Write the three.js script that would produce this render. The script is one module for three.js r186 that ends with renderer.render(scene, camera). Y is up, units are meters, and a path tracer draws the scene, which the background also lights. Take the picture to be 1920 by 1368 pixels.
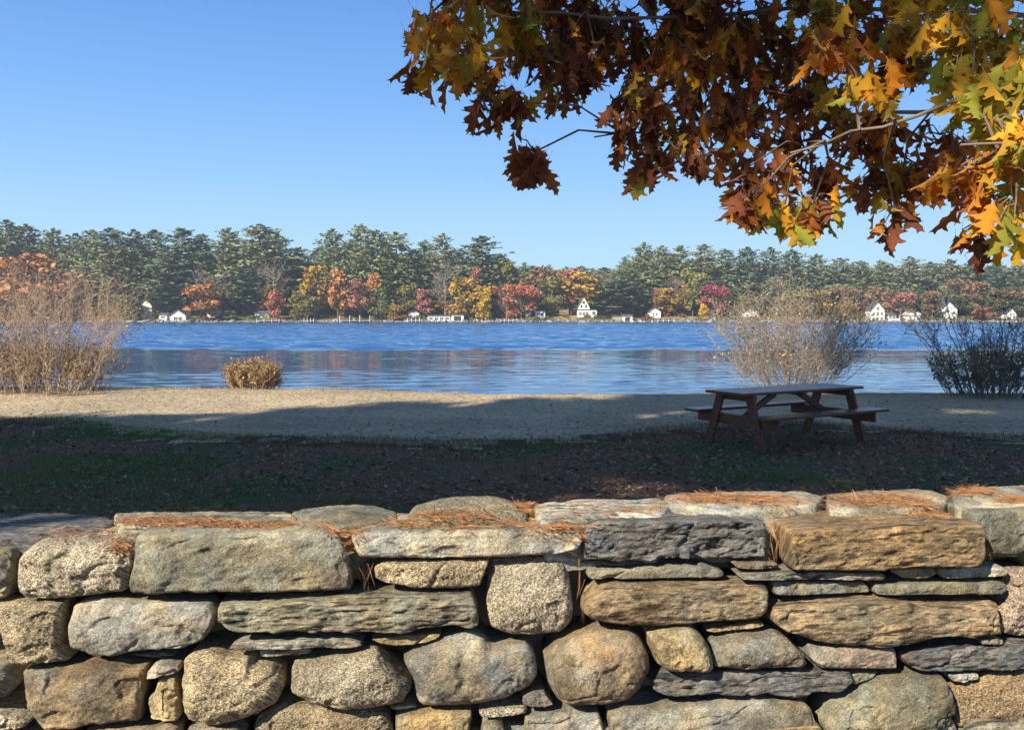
import * as THREE from 'three';
import { mergeGeometries } from 'three/addons/utils/BufferGeometryUtils.js';
import { RoundedBoxGeometry } from 'three/addons/geometries/RoundedBoxGeometry.js';

// ---------------------------------------------------------------- camera, sky, sun, exposure
const scene = new THREE.Scene();
const EYE = 1.75, FPX = 1598, PITCH = Math.atan(91 / FPX);
const camera = new THREE.PerspectiveCamera(2 * Math.atan(684 / FPX) * 180 / Math.PI, 1920 / 1368, 0.1, 2000);
camera.position.set(0, EYE, 0);
camera.rotation.x = -PITCH;
scene.add(camera);
const renderer = new THREE.WebGLRenderer({ antialias: true });
renderer.setSize(1024, 729);
renderer.toneMapping = THREE.LinearToneMapping;
renderer.toneMappingExposure = 1.68;
renderer.shadowMap.enabled = true;

const SUN_EL = 35 * Math.PI / 180, SUN_AZ = 40 * Math.PI / 180;   // behind the camera, to the left
const sunDir = new THREE.Vector3(-Math.sin(SUN_AZ) * Math.cos(SUN_EL), Math.sin(SUN_EL), Math.cos(SUN_AZ) * Math.cos(SUN_EL));
{
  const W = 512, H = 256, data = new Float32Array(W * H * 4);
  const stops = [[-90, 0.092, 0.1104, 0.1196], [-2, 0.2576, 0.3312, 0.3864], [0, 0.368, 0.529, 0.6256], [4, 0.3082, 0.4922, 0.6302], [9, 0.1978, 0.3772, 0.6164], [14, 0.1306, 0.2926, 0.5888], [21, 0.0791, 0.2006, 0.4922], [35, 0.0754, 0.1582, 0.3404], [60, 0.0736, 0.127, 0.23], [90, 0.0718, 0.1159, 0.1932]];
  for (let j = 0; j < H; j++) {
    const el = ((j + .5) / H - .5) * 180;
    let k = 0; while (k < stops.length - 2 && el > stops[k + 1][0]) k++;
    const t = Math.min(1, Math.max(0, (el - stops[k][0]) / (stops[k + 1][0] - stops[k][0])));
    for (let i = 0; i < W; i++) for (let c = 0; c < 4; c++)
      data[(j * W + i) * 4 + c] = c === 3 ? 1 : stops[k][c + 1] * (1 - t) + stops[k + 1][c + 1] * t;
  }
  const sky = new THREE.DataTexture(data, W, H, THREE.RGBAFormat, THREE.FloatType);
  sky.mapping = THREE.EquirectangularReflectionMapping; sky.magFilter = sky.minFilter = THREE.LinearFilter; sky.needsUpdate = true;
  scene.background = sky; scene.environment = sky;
}
const sun = new THREE.DirectionalLight(new THREE.Color().setRGB(1, .90, .73), 5);
sun.position.copy(sunDir).multiplyScalar(80); sun.castShadow = true; sun.shadow.radius = 1;
Object.assign(sun.shadow.camera, { left: -60, right: 60, top: 60, bottom: -60, near: 1, far: 500 });
sun.shadow.mapSize.set(4096, 4096);
scene.add(sun, sun.target);

// ---------------------------------------------------------------- helpers
function rng(seed) { let s = (seed * 2654435761) >>> 0 || 1; return () => { s = (s + 0x6D2B79F5) >>> 0; let t = Math.imul(s ^ (s >>> 15), 1 | s); t = (t + Math.imul(t ^ (t >>> 7), 61 | t)) ^ t; return ((t ^ (t >>> 14)) >>> 0) / 4294967296; }; }
const hash = (x, y, z) => { let h = Math.imul(x, 374761393) + Math.imul(y, 668265263) + Math.imul(z, 2147483647 ^ 1274126177) | 0; h = Math.imul(h ^ (h >>> 13), 1274126177); return ((h ^ (h >>> 16)) >>> 0) / 4294967296; };
function vnoise(x, y, z) {
  const X = Math.floor(x), Y = Math.floor(y), Z = Math.floor(z); let a = x - X, b = y - Y, c = z - Z;
  a = a * a * (3 - 2 * a); b = b * b * (3 - 2 * b); c = c * c * (3 - 2 * c);
  const l = (p, q, t) => p + (q - p) * t;
  return l(l(l(hash(X, Y, Z), hash(X + 1, Y, Z), a), l(hash(X, Y + 1, Z), hash(X + 1, Y + 1, Z), a), b), l(l(hash(X, Y, Z + 1), hash(X + 1, Y, Z + 1), a), l(hash(X, Y + 1, Z + 1), hash(X + 1, Y + 1, Z + 1), a), b), c) * 2 - 1;
}
const fbm = (x, y, z, o = 3) => { let s = 0, a = .5; for (let i = 0; i < o; i++) { s += a * vnoise(x, y, z); x *= 2.03; y *= 2.03; z *= 2.03; a *= .5; } return s; };
const sstep = (a, b, x) => { const t = Math.min(1, Math.max(0, (x - a) / (b - a))); return t * t * (3 - 2 * t); };
const V = (x, y, z) => new THREE.Vector3(x, y, z);
const lin = (r, g, b) => new THREE.Color().setRGB(r, g, b);
const cp = Math.cos(PITCH), sp = Math.sin(PITCH);
const sight = (u, v) => { const a = (u - 960) / FPX, b = (684 - v) / FPX; return V(a, b * cp - sp, -cp - b * sp); };   // direction of a point seen in the photograph
const spot = (u, v, depth) => { const d = sight(u, v); return d.multiplyScalar(depth / -d.z).add(V(0, EYE, 0)); };
const onLevel = (u, v, y) => { const d = sight(u, v); return d.multiplyScalar((y - EYE) / d.y).add(V(0, EYE, 0)); };
const seenAt = p => { const y = p.y - EYE, z = p.z, yy = y * cp - z * sp, zz = y * sp + z * cp; return zz >= 0 ? [9e9, 9e9] : [960 + p.x / -zz * FPX, 684 - yy / -zz * FPX]; };
const taken = {};
const numbered = n => { const k = taken[n] = (taken[n] ?? -1) + 1; return k ? `${n}_${String(k).padStart(3, '0')}` : n; };
function shadowed(o) { o.castShadow = o.receiveShadow = true; return o; }
function mesh(name, geo, mat, parent) { const m = shadowed(new THREE.Mesh(geo, mat)); m.name = name; parent.add(m); return m; }
function thing(name, label, category, pos, group) { const g = new THREE.Group(); g.name = numbered(name); g.userData = { label, category }; if (group) g.userData.group = group; if (pos) g.position.copy(pos); scene.add(g); return g; }
function structure(name, geo, mat) { const m = mesh(numbered(name), geo, mat, scene); m.userData.kind = 'structure'; return m; }
function geom(pos, idx, uv, col) {
  const g = new THREE.BufferGeometry(); g.setAttribute('position', new THREE.Float32BufferAttribute(pos, 3));
  if (uv) g.setAttribute('uv', new THREE.Float32BufferAttribute(uv, 2));
  if (col) g.setAttribute('color', new THREE.Float32BufferAttribute(col, 3));
  if (idx) g.setIndex(idx); g.computeVertexNormals(); return g;
}
function box(w, h, d, x = 0, y = 0, z = 0, r = 0, bevel = 0) {
  const g = bevel ? new RoundedBoxGeometry(w, h, d, 2, bevel) : new THREE.BoxGeometry(w, h, d);
  if (r) g.rotateZ(r); g.translate(x, y, z); return g;
}
// a tapered rod through points, radii per point
function rod(out, pts, radii, sides = 5) {
  const { pos, idx } = out; let ref = V(.3, .1, .95), base = pos.length / 3;
  for (let i = 0; i < pts.length; i++) {
    const t = (i < pts.length - 1 ? pts[i + 1].clone().sub(pts[i]) : pts[i].clone().sub(pts[i - 1])).normalize();
    const a = ref.clone().cross(t).normalize(), b = t.clone().cross(a);
    for (let s = 0; s < sides; s++) {
      const an = s / sides * Math.PI * 2, c = Math.cos(an) * radii[i], d = Math.sin(an) * radii[i];
      pos.push(pts[i].x + a.x * c + b.x * d, pts[i].y + a.y * c + b.y * d, pts[i].z + a.z * c + b.z * d);
    }
    if (i) for (let s = 0; s < sides; s++) {
      const p = base + (i - 1) * sides + s, q = base + (i - 1) * sides + (s + 1) % sides;
      idx.push(p, q, p + sides, q, q + sides, p + sides);
    }
  }
}
const rodGeo = (list, sides) => { const o = { pos: [], idx: [] }; for (const [p, r] of list) rod(o, p, r, sides); return geom(o.pos, o.idx); };

function texture(n, fn, tile, srgb = true) {
  const d = new Uint8Array(n * n * 4);
  for (let j = 0; j < n; j++) for (let i = 0; i < n; i++) { const c = fn(i / n, j / n), o = (j * n + i) * 4; for (let k = 0; k < 3; k++) d[o + k] = Math.max(0, Math.min(255, c[k] * 255)); d[o + 3] = 255; }
  const t = new THREE.DataTexture(d, n, n); t.wrapS = t.wrapT = THREE.RepeatWrapping; t.magFilter = THREE.LinearFilter; t.minFilter = THREE.LinearMipmapLinearFilter; t.generateMipmaps = true;
  if (srgb) t.colorSpace = THREE.SRGBColorSpace; t.repeat.set(1 / tile, 1 / tile); t.needsUpdate = true; return t;
}
// tileable noise on a torus-wrapped lattice
function tnoise(u, v, f, seed, fy = f) {
  const x = u * f, y = v * fy, X = Math.floor(x), Y = Math.floor(y); let a = x - X, b = y - Y; a = a * a * (3 - 2 * a); b = b * b * (3 - 2 * b);
  const h = (i, j) => hash(((i % f) + f) % f, ((j % fy) + fy) % fy, seed);
  return (h(X, Y) * (1 - a) + h(X + 1, Y) * a) * (1 - b) + (h(X, Y + 1) * (1 - a) + h(X + 1, Y + 1) * a) * b;
}
console.log('helpers ready');

// ---------------------------------------------------------------- the lake
const WATER = -0.2;
{
  const r = rng(5), comps = [];
  for (let i = 0; i < 16; i++) { const L = .26 * Math.pow(1.13, i), k = 2 * Math.PI / L, th = (r() - .5) * .85; comps.push([k * Math.sin(th), k * Math.cos(th), r() * 6.28, L]); }
  const wide = []; for (let i = 0; i < 12; i++) { const L = 1.1 * Math.pow(1.075, i), k = 2 * Math.PI / L, th = (r() - .5) * 1.3; wide.push([k * Math.sin(th), k * Math.cos(th), r() * 6.28, L]); }
  const zs = []; for (let z = 17; z < 58; z += .065) zs.push(z); for (let z = 58; z < 292; z += .27 + (z - 58) * .0007) zs.push(z);
  const NC = 360, pos = [], idx = [];
  zs.forEach((z, j) => {
    const hw = .72 * z + 22;
    for (let i = 0; i <= NC; i++) {
      const x = (i / NC * 2 - 1) * hw;
      const edge = 51.5 + 2.2 * fbm(x * .03, 7, 2, 3) * 2 + .8 * vnoise(x * .25, 3, 1);
      const t = sstep(edge - 3, edge + 3, z);
      let y = 0;
      if (t < 1) { let s = 0; const lull = .65 + .8 * fbm(x * .06, z * .12, 4, 2); for (const c of comps) s += Math.sin(c[0] * x + c[1] * z + c[2]) * c[3] * .0016; s *= 1.45 - .75 * sstep(24, 48, z); y += s * (1 - t) * lull; }
      if (t > 0) { let s = 0; const gust = .95 + .12 * fbm(x * .02, z * .02, 9, 2); for (const c of wide) s += Math.sin(c[0] * x + c[1] * z + c[2]) * c[3] * .0135; y += s * t * gust; }
      pos.push(x, WATER + y, -z);
      if (j && i) { const a = (j - 1) * (NC + 1) + i - 1, b = a + 1, c = a + NC + 1, d = c + 1; idx.push(a, b, c, b, d, c); }
    }
  });
  structure('lake_water', geom(pos, idx), new THREE.MeshPhysicalMaterial({ color: lin(.024, .098, .27), roughness: .05, ior: 1.4, side: THREE.DoubleSide }));
}
console.log('water');

// ---------------------------------------------------------------- near ground and beach
const shoreZ = x => 20.6 + .5 * fbm(x * .12, 1, 1, 3) * 2 - x * .035;      // distance of the waterline
const grassEdge = x => 12.4 + .9 * fbm(x * .22, 5, 1, 3) * 2 - x * .03 + (x < -3 ? (x + 3) * -.22 : 0);
function groundY(x, z) {       // z is the distance ahead of the camera
  const s = shoreZ(x);
  let y = .05 * fbm(x * .35, z * .35, 2, 3) * sstep(4.5, 8, z) + .015 * fbm(x * 2.1, z * 2.1, 7, 2);
  y += .03 * sstep(s - 4, s - 1.6, z) * sstep(-1, -6, x);                 // a low bank at the left
  y += .03 * sstep(s - 2.2, s - 1.3, z);
  y -= .55 * sstep(s - 1.3, s + 1.6, z);
  return y;
}
function sheet(xs, zs, keep, lift, uvs) {
  const pos = [], uv = [], idx = [];
  zs.forEach((z, j) => xs.forEach((x, i) => {
    pos.push(x, groundY(x, z) + lift(x, z), -z); uv.push(x, z);
    if (i && j && keep(x, z)) { const n = xs.length, a = (j - 1) * n + i - 1, b = a + 1, c = a + n, d = c + 1; idx.push(a, b, c, b, d, c); }
  }));
  return geom(pos, idx, uv);
}
const range = (a, b, s) => { const o = []; for (let v = a; v <= b + 1e-6; v += s) o.push(v); return o; };
{
  const dirt = texture(1024, (u, v) => {
    const patch = tnoise(u, v, 5, 1) * .5 + tnoise(u, v, 13, 2) * .35 + tnoise(u, v, 37, 3) * .15, f = tnoise(u, v, 170, 4), g = tnoise(u, v, 420, 5);
    const green = sstep(.5, .7, patch), k = .55 + .5 * f * .6 + .45 * g;
    return [k * (.45 - .17 * green), k * (.30 + .01 * green), k * (.185 - .06 * green)];
  }, 7);
  const bump = texture(512, (u, v) => { const k = tnoise(u, v, 60, 1) * .5 + tnoise(u, v, 190, 2) * .5; return [k, k, k]; }, 2.3, false);
  const zs = [...range(-40, 4, 2), ...range(4.3, 22.6, .12)];
  structure('ground', sheet([...range(-60, -17, 2.5), ...range(-16.5, 16.5, .2), ...range(17, 60, 2.5)], zs, () => true, () => 0), new THREE.MeshStandardMaterial({ map: dirt, roughness: 1, bumpMap: bump, bumpScale: .03 }));
  const sandT = texture(1024, (u, v) => {
    const p = tnoise(u, v, 4, 11) * .4 + tnoise(u, v, 11, 12) * .35 + tnoise(u, v, 45, 13) * .25, f = tnoise(u, v, 200, 14), g = tnoise(u, v, 480, 15);
    const k = .72 + .28 * p + .20 * (f - .5) + .22 * (g - .5), litter = sstep(.80, .86, tnoise(u, v, 130, 16)) * .4;
    return [k * .76 * (1 - litter), k * .68 * (1 - litter), k * .55 * (1 - litter)];
  }, 5.5);
  const sandB = texture(512, (u, v) => { const k = tnoise(u, v, 24, 21) * .5 + tnoise(u, v, 70, 22) * .35 + tnoise(u, v, 230, 24) * .15; return [k, k, k]; }, 3.1, false);
  structure('sand_beach', sheet(range(-40, 40, .2), range(8, 22.6, .12), (x, z) => z > grassEdge(x) + .9 * fbm(x * 1.4, z * 2, 8, 3) + .4 * vnoise(x * 5, z * 5, 3), () => .006), new THREE.MeshStandardMaterial({ map: sandT, roughness: 1, bumpMap: sandB, bumpScale: .05 }));
}
console.log('ground');

// ---------------------------------------------------------------- far shore
const FAR = 280;
const farY = (x, d) => WATER - .9 + 1.05 * sstep(FAR - 3, FAR + .3, d) + 1.9 * sstep(FAR + 1, FAR + 16, d) + 7 * sstep(FAR + 15, FAR + 130, d) + 9 * sstep(400, 700, d) + .3 * vnoise(x * .07, d * .07, 3);
{
  const t = texture(512, (u, v) => { const p = tnoise(u, v, 6, 41) * .6 + tnoise(u, v, 25, 42) * .4, g = sstep(.42, .62, p), k = .75 + .4 * tnoise(u, v, 120, 43); return [k * (.62 - .22 * g), k * (.52 - .12 * g), k * (.38 - .18 * g)]; }, 40);
  const xs = range(-620, 620, 8), pos = [], uv = [], idx = [], ds = [...range(FAR - 4, FAR + 30, 1.2), ...range(FAR + 40, 760, 16)];
  ds.forEach((d, j) => xs.forEach((x, i) => { const wob = d < FAR + 12 ? 1.6 * fbm(x * .05, 4, 4, 2) : 0; pos.push(x, farY(x, d), -d - wob); uv.push(x, d); if (i && j) { const n = xs.length, a = (j - 1) * n + i - 1; idx.push(a, a + 1, a + n, a + 1, a + n + 1, a + n); } }));
  structure('far_shore_terrain', geom(pos, idx, uv), new THREE.MeshStandardMaterial({ map: t, roughness: 1 }));
}

// ---------------------------------------------------------------- far trees: crowns of many small leaf clumps
function cards(pts, size, r, flat, tone) {        // pts: [x, y, z, scale]
  const pos = [], col = [], nrm = [];
  for (const [x, y, z, s, tn] of pts) {
    const a = V(r() - .5, (r() - .5) * (1 - flat), r() - .5).normalize(), b = V(r() - .5, (r() - .5) * (1 - flat), r() - .5).cross(a).normalize().cross(a).normalize();
    const w = size * s * (.6 + .8 * r()), h = size * s * (.5 + .7 * r()), c = 1 + (r() - .5) * tone + (tn || 0);
    const q = [[-.5, -.35], [.35, -.5], [.55, .3], [-.3, .5]].map(([i, j]) => [x + a.x * w * i + b.x * h * j, y + a.y * w * i + b.y * h * j, z + a.z * w * i + b.z * h * j]);
    for (const k of [0, 1, 2, 0, 2, 3]) { pos.push(...q[k]); col.push(c, c, c); }
  }
  return geom(pos, null, null, col);
}
function pineShape(seed) {        // unit: 1 high, radius about .16
  const r = rng(seed), pts = [], twigs = [], H = 25;
  const lean = (r() - .5) * .6, start = .1 + .12 * r(), hang = r();
  for (let lv = 0; lv < 30; lv++) {
    const t = lv / 29, y = H * (start + (1 - start) * t) * .985;
    const prof = Math.min(1, .55 + 1.2 * t) * Math.pow(1 - t, .5) * (1 + .3 * Math.sin(lv * 1.7 + seed));
    const nb = 7 + (r() * 3 | 0);
    for (let b = 0; b < nb; b++) {
      const an = r() * 6.283, L = 4.4 * prof * (.55 + .7 * r()) + .35, up = .15 + .35 * t, n = 5 + L * 4.2 | 0;
      for (let k = 0; k < n; k++) {
        const f = .25 + .8 * (k + r()) / n, sag = up * L * f * f * .7 - .12 * hang * L * f + (r() - .5) * .5;
        pts.push([Math.cos(an) * L * f + (r() - .5) * .6 * f * L * .4 + lean * t, y + sag + (r() - .3) * .4, Math.sin(an) * L * f + (r() - .5) * .6 * f * L * .4, 1.05 - .35 * t, (r() - .5) * .2]);
      }
      if (L > 1.2 && r() < .6) twigs.push([[V(lean * t, y - .1, 0), V(Math.cos(an) * L * .8 + lean * t, y + up * L * .35, Math.sin(an) * L * .8)], [.06, .02]]);
    }
  }
  const trunk = rodGeo([[[V(0, -1, 0), V(0, H * .4, 0), V(lean, H * .985, 0)], [.3, .2, .03]], ...twigs], 5);
  return { H, R: 3.5, trunk, crown: cards(pts, .56, r, .15, .3) };
}
function leafyShape(seed, slim = 1) {
  const r = rng(seed), H = 12, pts = [], limbs = [], lobes = [];
  const nl = 26 + (r() * 8 | 0);
  for (let i = 0; i < nl; i++) {
    const y = .14 + .80 * Math.pow(r(), .85), rad = Math.sqrt(Math.max(.05, 1 - Math.pow((y - .52) / .5, 2))) * 3.9 * slim * Math.sqrt(.15 + .85 * r()), an = r() * 6.283;
    lobes.push([Math.cos(an) * rad, y * H, Math.sin(an) * rad, 1 + .9 * r(), (r() - .5) * .4]);
  }
  for (const [x, y, z, s, tn] of lobes) {
    const n = 38 * s | 0;
    for (let k = 0; k < n; k++) { const p = V(r() - .5, r() - .5, r() - .5).normalize().multiplyScalar(s * (.45 + .6 * r())); pts.push([x + p.x, y + p.y * .8, z + p.z, 1, tn]); }
    limbs.push([[V(0, H * .2, 0), V(x * .4, y * .7, z * .4), V(x * .95, y, z * .95)], [.12, .07, .02]]);
  }
  const trunk = rodGeo([[[V(0, -.8, 0), V(.1, H * .3, 0), V(0, H * .7, .1)], [.24, .17, .08]], ...limbs], 5);
  return { H, R: 4.2, trunk, crown: cards(pts, .62, r, .15, .5) };
}
function bareShape(seed) {
  const r = rng(seed), H = 12, list = [[[V(0, -.8, 0), V(.1, H * .4, 0), V(0, H * .9, .1)], [.2, .13, .04]]], fine = [];
  for (let i = 0; i < 26; i++) {
    const y = H * (.22 + .6 * r()), an = r() * 6.283, L = 1.4 + 2.6 * r(), e = V(Math.cos(an) * L, y + L * (.7 + .6 * r()), Math.sin(an) * L), m = V(Math.cos(an) * L * .5, y + L * .3, Math.sin(an) * L * .5);
    list.push([[V(0, y, 0), m, e], [.07, .05, .02]]);
    for (let k = 0; k < 9; k++) { const f = .3 + .7 * r(), s = V(0, y, 0).lerp(e, f), d = V(r() - .5, .2 + r() * .7, r() - .5).multiplyScalar(1.8); fine.push([[s, s.clone().addScaledVector(d, .5), s.clone().add(d)], [.035, .025, .012]]); }
  }
  return { H, R: 3.6, trunk: rodGeo(list, 4), crown: rodGeo(fine, 3) };
}
const pines = [1, 2, 3, 4, 5, 6].map(pineShape), leafies = [11, 12, 13, 14, 15].map(s => leafyShape(s)), slims = [21, 22, 23].map(s => leafyShape(s, .62)), bares = [31, 32, 33].map(bareShape);
console.log('tree shapes');
const leafMat = (r, g, b) => new THREE.MeshStandardMaterial({ color: lin(r, g, b), roughness: .9, vertexColors: true, side: THREE.DoubleSide });
const bark = new THREE.MeshStandardMaterial({ color: lin(.16, .13, .10), roughness: 1 });
const greyBark = new THREE.MeshStandardMaterial({ color: lin(.26, .23, .20), roughness: 1 });
const pineMats = [leafMat(.195, .228, .100), leafMat(.165, .212, .106), leafMat(.230, .252, .098), leafMat(.150, .192, .102), leafMat(.238, .246, .110)];
const hues = { red: leafMat(.44, .145, .075), orange: leafMat(.50, .225, .07), rust: leafMat(.34, .15, .085), gold: leafMat(.42, .25, .035), yellow: leafMat(.62, .40, .03), olive: leafMat(.21, .19, .045), green: leafMat(.13, .17, .045), crimson: leafMat(.32, .055, .075), pink: leafMat(.42, .17, .12), brown: leafMat(.24, .14, .06), twig: new THREE.MeshStandardMaterial({ color: lin(.27, .20, .17), roughness: 1 }) };
let turn = 0;
function farTree(name, label, group, shape, mat, barkMat, u, top, wpx, d) {
  const p = spot(u, top, d), gy = farY(p.x, d), h = p.y - gy, g = thing(name, label, 'tree', V(p.x, gy, -d), group);
  const w = wpx / FPX * d / 2;
  mesh('trunk', shape.trunk, barkMat, g); mesh('crown', shape.crown, mat, g);
  g.scale.set(w / shape.R, h / shape.H, w / shape.R); g.rotation.y = (turn += 1.9);
  return g;
}
// pines that stand out at the front and on the skyline: [u, top, width, depth]
const P = [[10, 413, 78, 318], [52, 421, 70, 326], [100, 429, 62, 320], [140, 438, 64, 322], [172, 431, 66, 316], [208, 427, 80, 312], [250, 431, 70, 318], [292, 431, 68, 322], [338, 428, 92, 310], [374, 440, 74, 316], [428, 427, 64, 312], [484, 420, 96, 308], [520, 438, 62, 314], [218, 458, 92, 300], [318, 474, 84, 298], [456, 500, 74, 296], [562, 464, 60, 318], [596, 464, 62, 322], [624, 429, 58, 314], [674, 420, 60, 310], [706, 432, 72, 308], [744, 436, 74, 306], [776, 468, 66, 312], [796, 450, 48, 318], [830, 438, 54, 314], [862, 466, 60, 312], [905, 443, 88, 308], [940, 476, 56, 316], [1160, 524, 92, 296], [1180, 500, 60, 306], [1207, 455, 52, 320], [1242, 461, 54, 318], [1278, 461, 58, 316], [1322, 458, 58, 318], [1360, 467, 54, 314], [1404, 463, 58, 316], [1444, 464, 54, 320], [1488, 468, 58, 318], [1532, 477, 56, 322], [1574, 484, 56, 324], [1614, 489, 56, 326], [1660, 491, 50, 330], [1706, 481, 56, 322], [1748, 491, 52, 328], [1780, 486, 56, 326], [1820, 492, 60, 330], [1864, 497, 60, 332], [1906, 497, 62, 334]];
const hN = ['the left picture edge', 'the big orange maple', 'the grey boathouse', 'the golden oak', 'the bright yellow tree', 'the steep gabled cottage', 'the crimson maple', 'the large white house'], hU = [0, 66, 333, 590, 905, 1096, 1338, 1646];
const nearName = u => { let b = 0; hU.forEach((x, i) => { if (Math.abs(x - u) < Math.abs(hU[b] - u)) b = i; }); const dlt = u - hU[b]; return `${Math.abs(dlt) < 22 ? 'straight behind' : Math.abs(dlt) < 75 ? 'just ' + (dlt > 0 ? 'right of' : 'left of') : 'well ' + (dlt > 0 ? 'right of' : 'left of')} ${hN[b]}`; };
const ordinal = n => n + (n % 100 > 10 && n % 100 < 14 ? 'th' : ['th', 'st', 'nd', 'rd'][n % 10] ?? 'th');
const pineLabel = (u, top, w) => `${top < 425 ? 'tallest' : top < 445 ? 'tall' : top < 480 ? 'mid-height' : 'low'} ${w > 80 ? 'broad' : w < 55 ? 'narrow' : 'full'} green pine ${nearName(u)}`;
P.forEach(([u, top, w, d], i) => farTree('pine_tree', `${pineLabel(u, top, w)}, skyline pine ${ordinal(P.filter(p => p[0] <= u).length)} from left`, 'pines along the far shore skyline', pines[i % 6], pineMats[(i * 7 + (i >> 2)) % 5], bark, u, top, w * 1.3, d));
// fillers between and behind them
{
  const r = rng(77), sky = P.map(p => [p[0], p[1]]).sort((a, b) => a[0] - b[0]);
  const line = u => { let k = 0; while (k < sky.length - 2 && u > sky[k + 1][0]) k++; const t = Math.min(1, Math.max(0, (u - sky[k][0]) / (sky[k + 1][0] - sky[k][0]))); return sky[k][1] * (1 - t) + sky[k + 1][1] * t; };
  for (let i = 0; i < 150; i++) {
    const u = -160 + 2240 * (i + r()) / 150, far = i % 3;
    if (u > 955 && u < 1165 && far < 2) continue;
    const base = u > 945 && u < 1190 ? 486 : Math.min(line(Math.min(1915, Math.max(5, u))) + 18, 492);
    farTree('pine_tree', far ? `dark green pine in the close far ranks, ${nearName(u)}` : `half hidden low green pine, ${nearName(u)}`, far ? 'close ranks of the far forest' : 'half hidden pines of the far forest', pines[i % 6], pineMats[(i * 3) % 5], bark, u, base + (far ? 6 + 22 * r() : 35 + 40 * r()), 72 + 30 * r(), far ? 335 + 40 * r() : 302 + 14 * r());
  }
}
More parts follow.
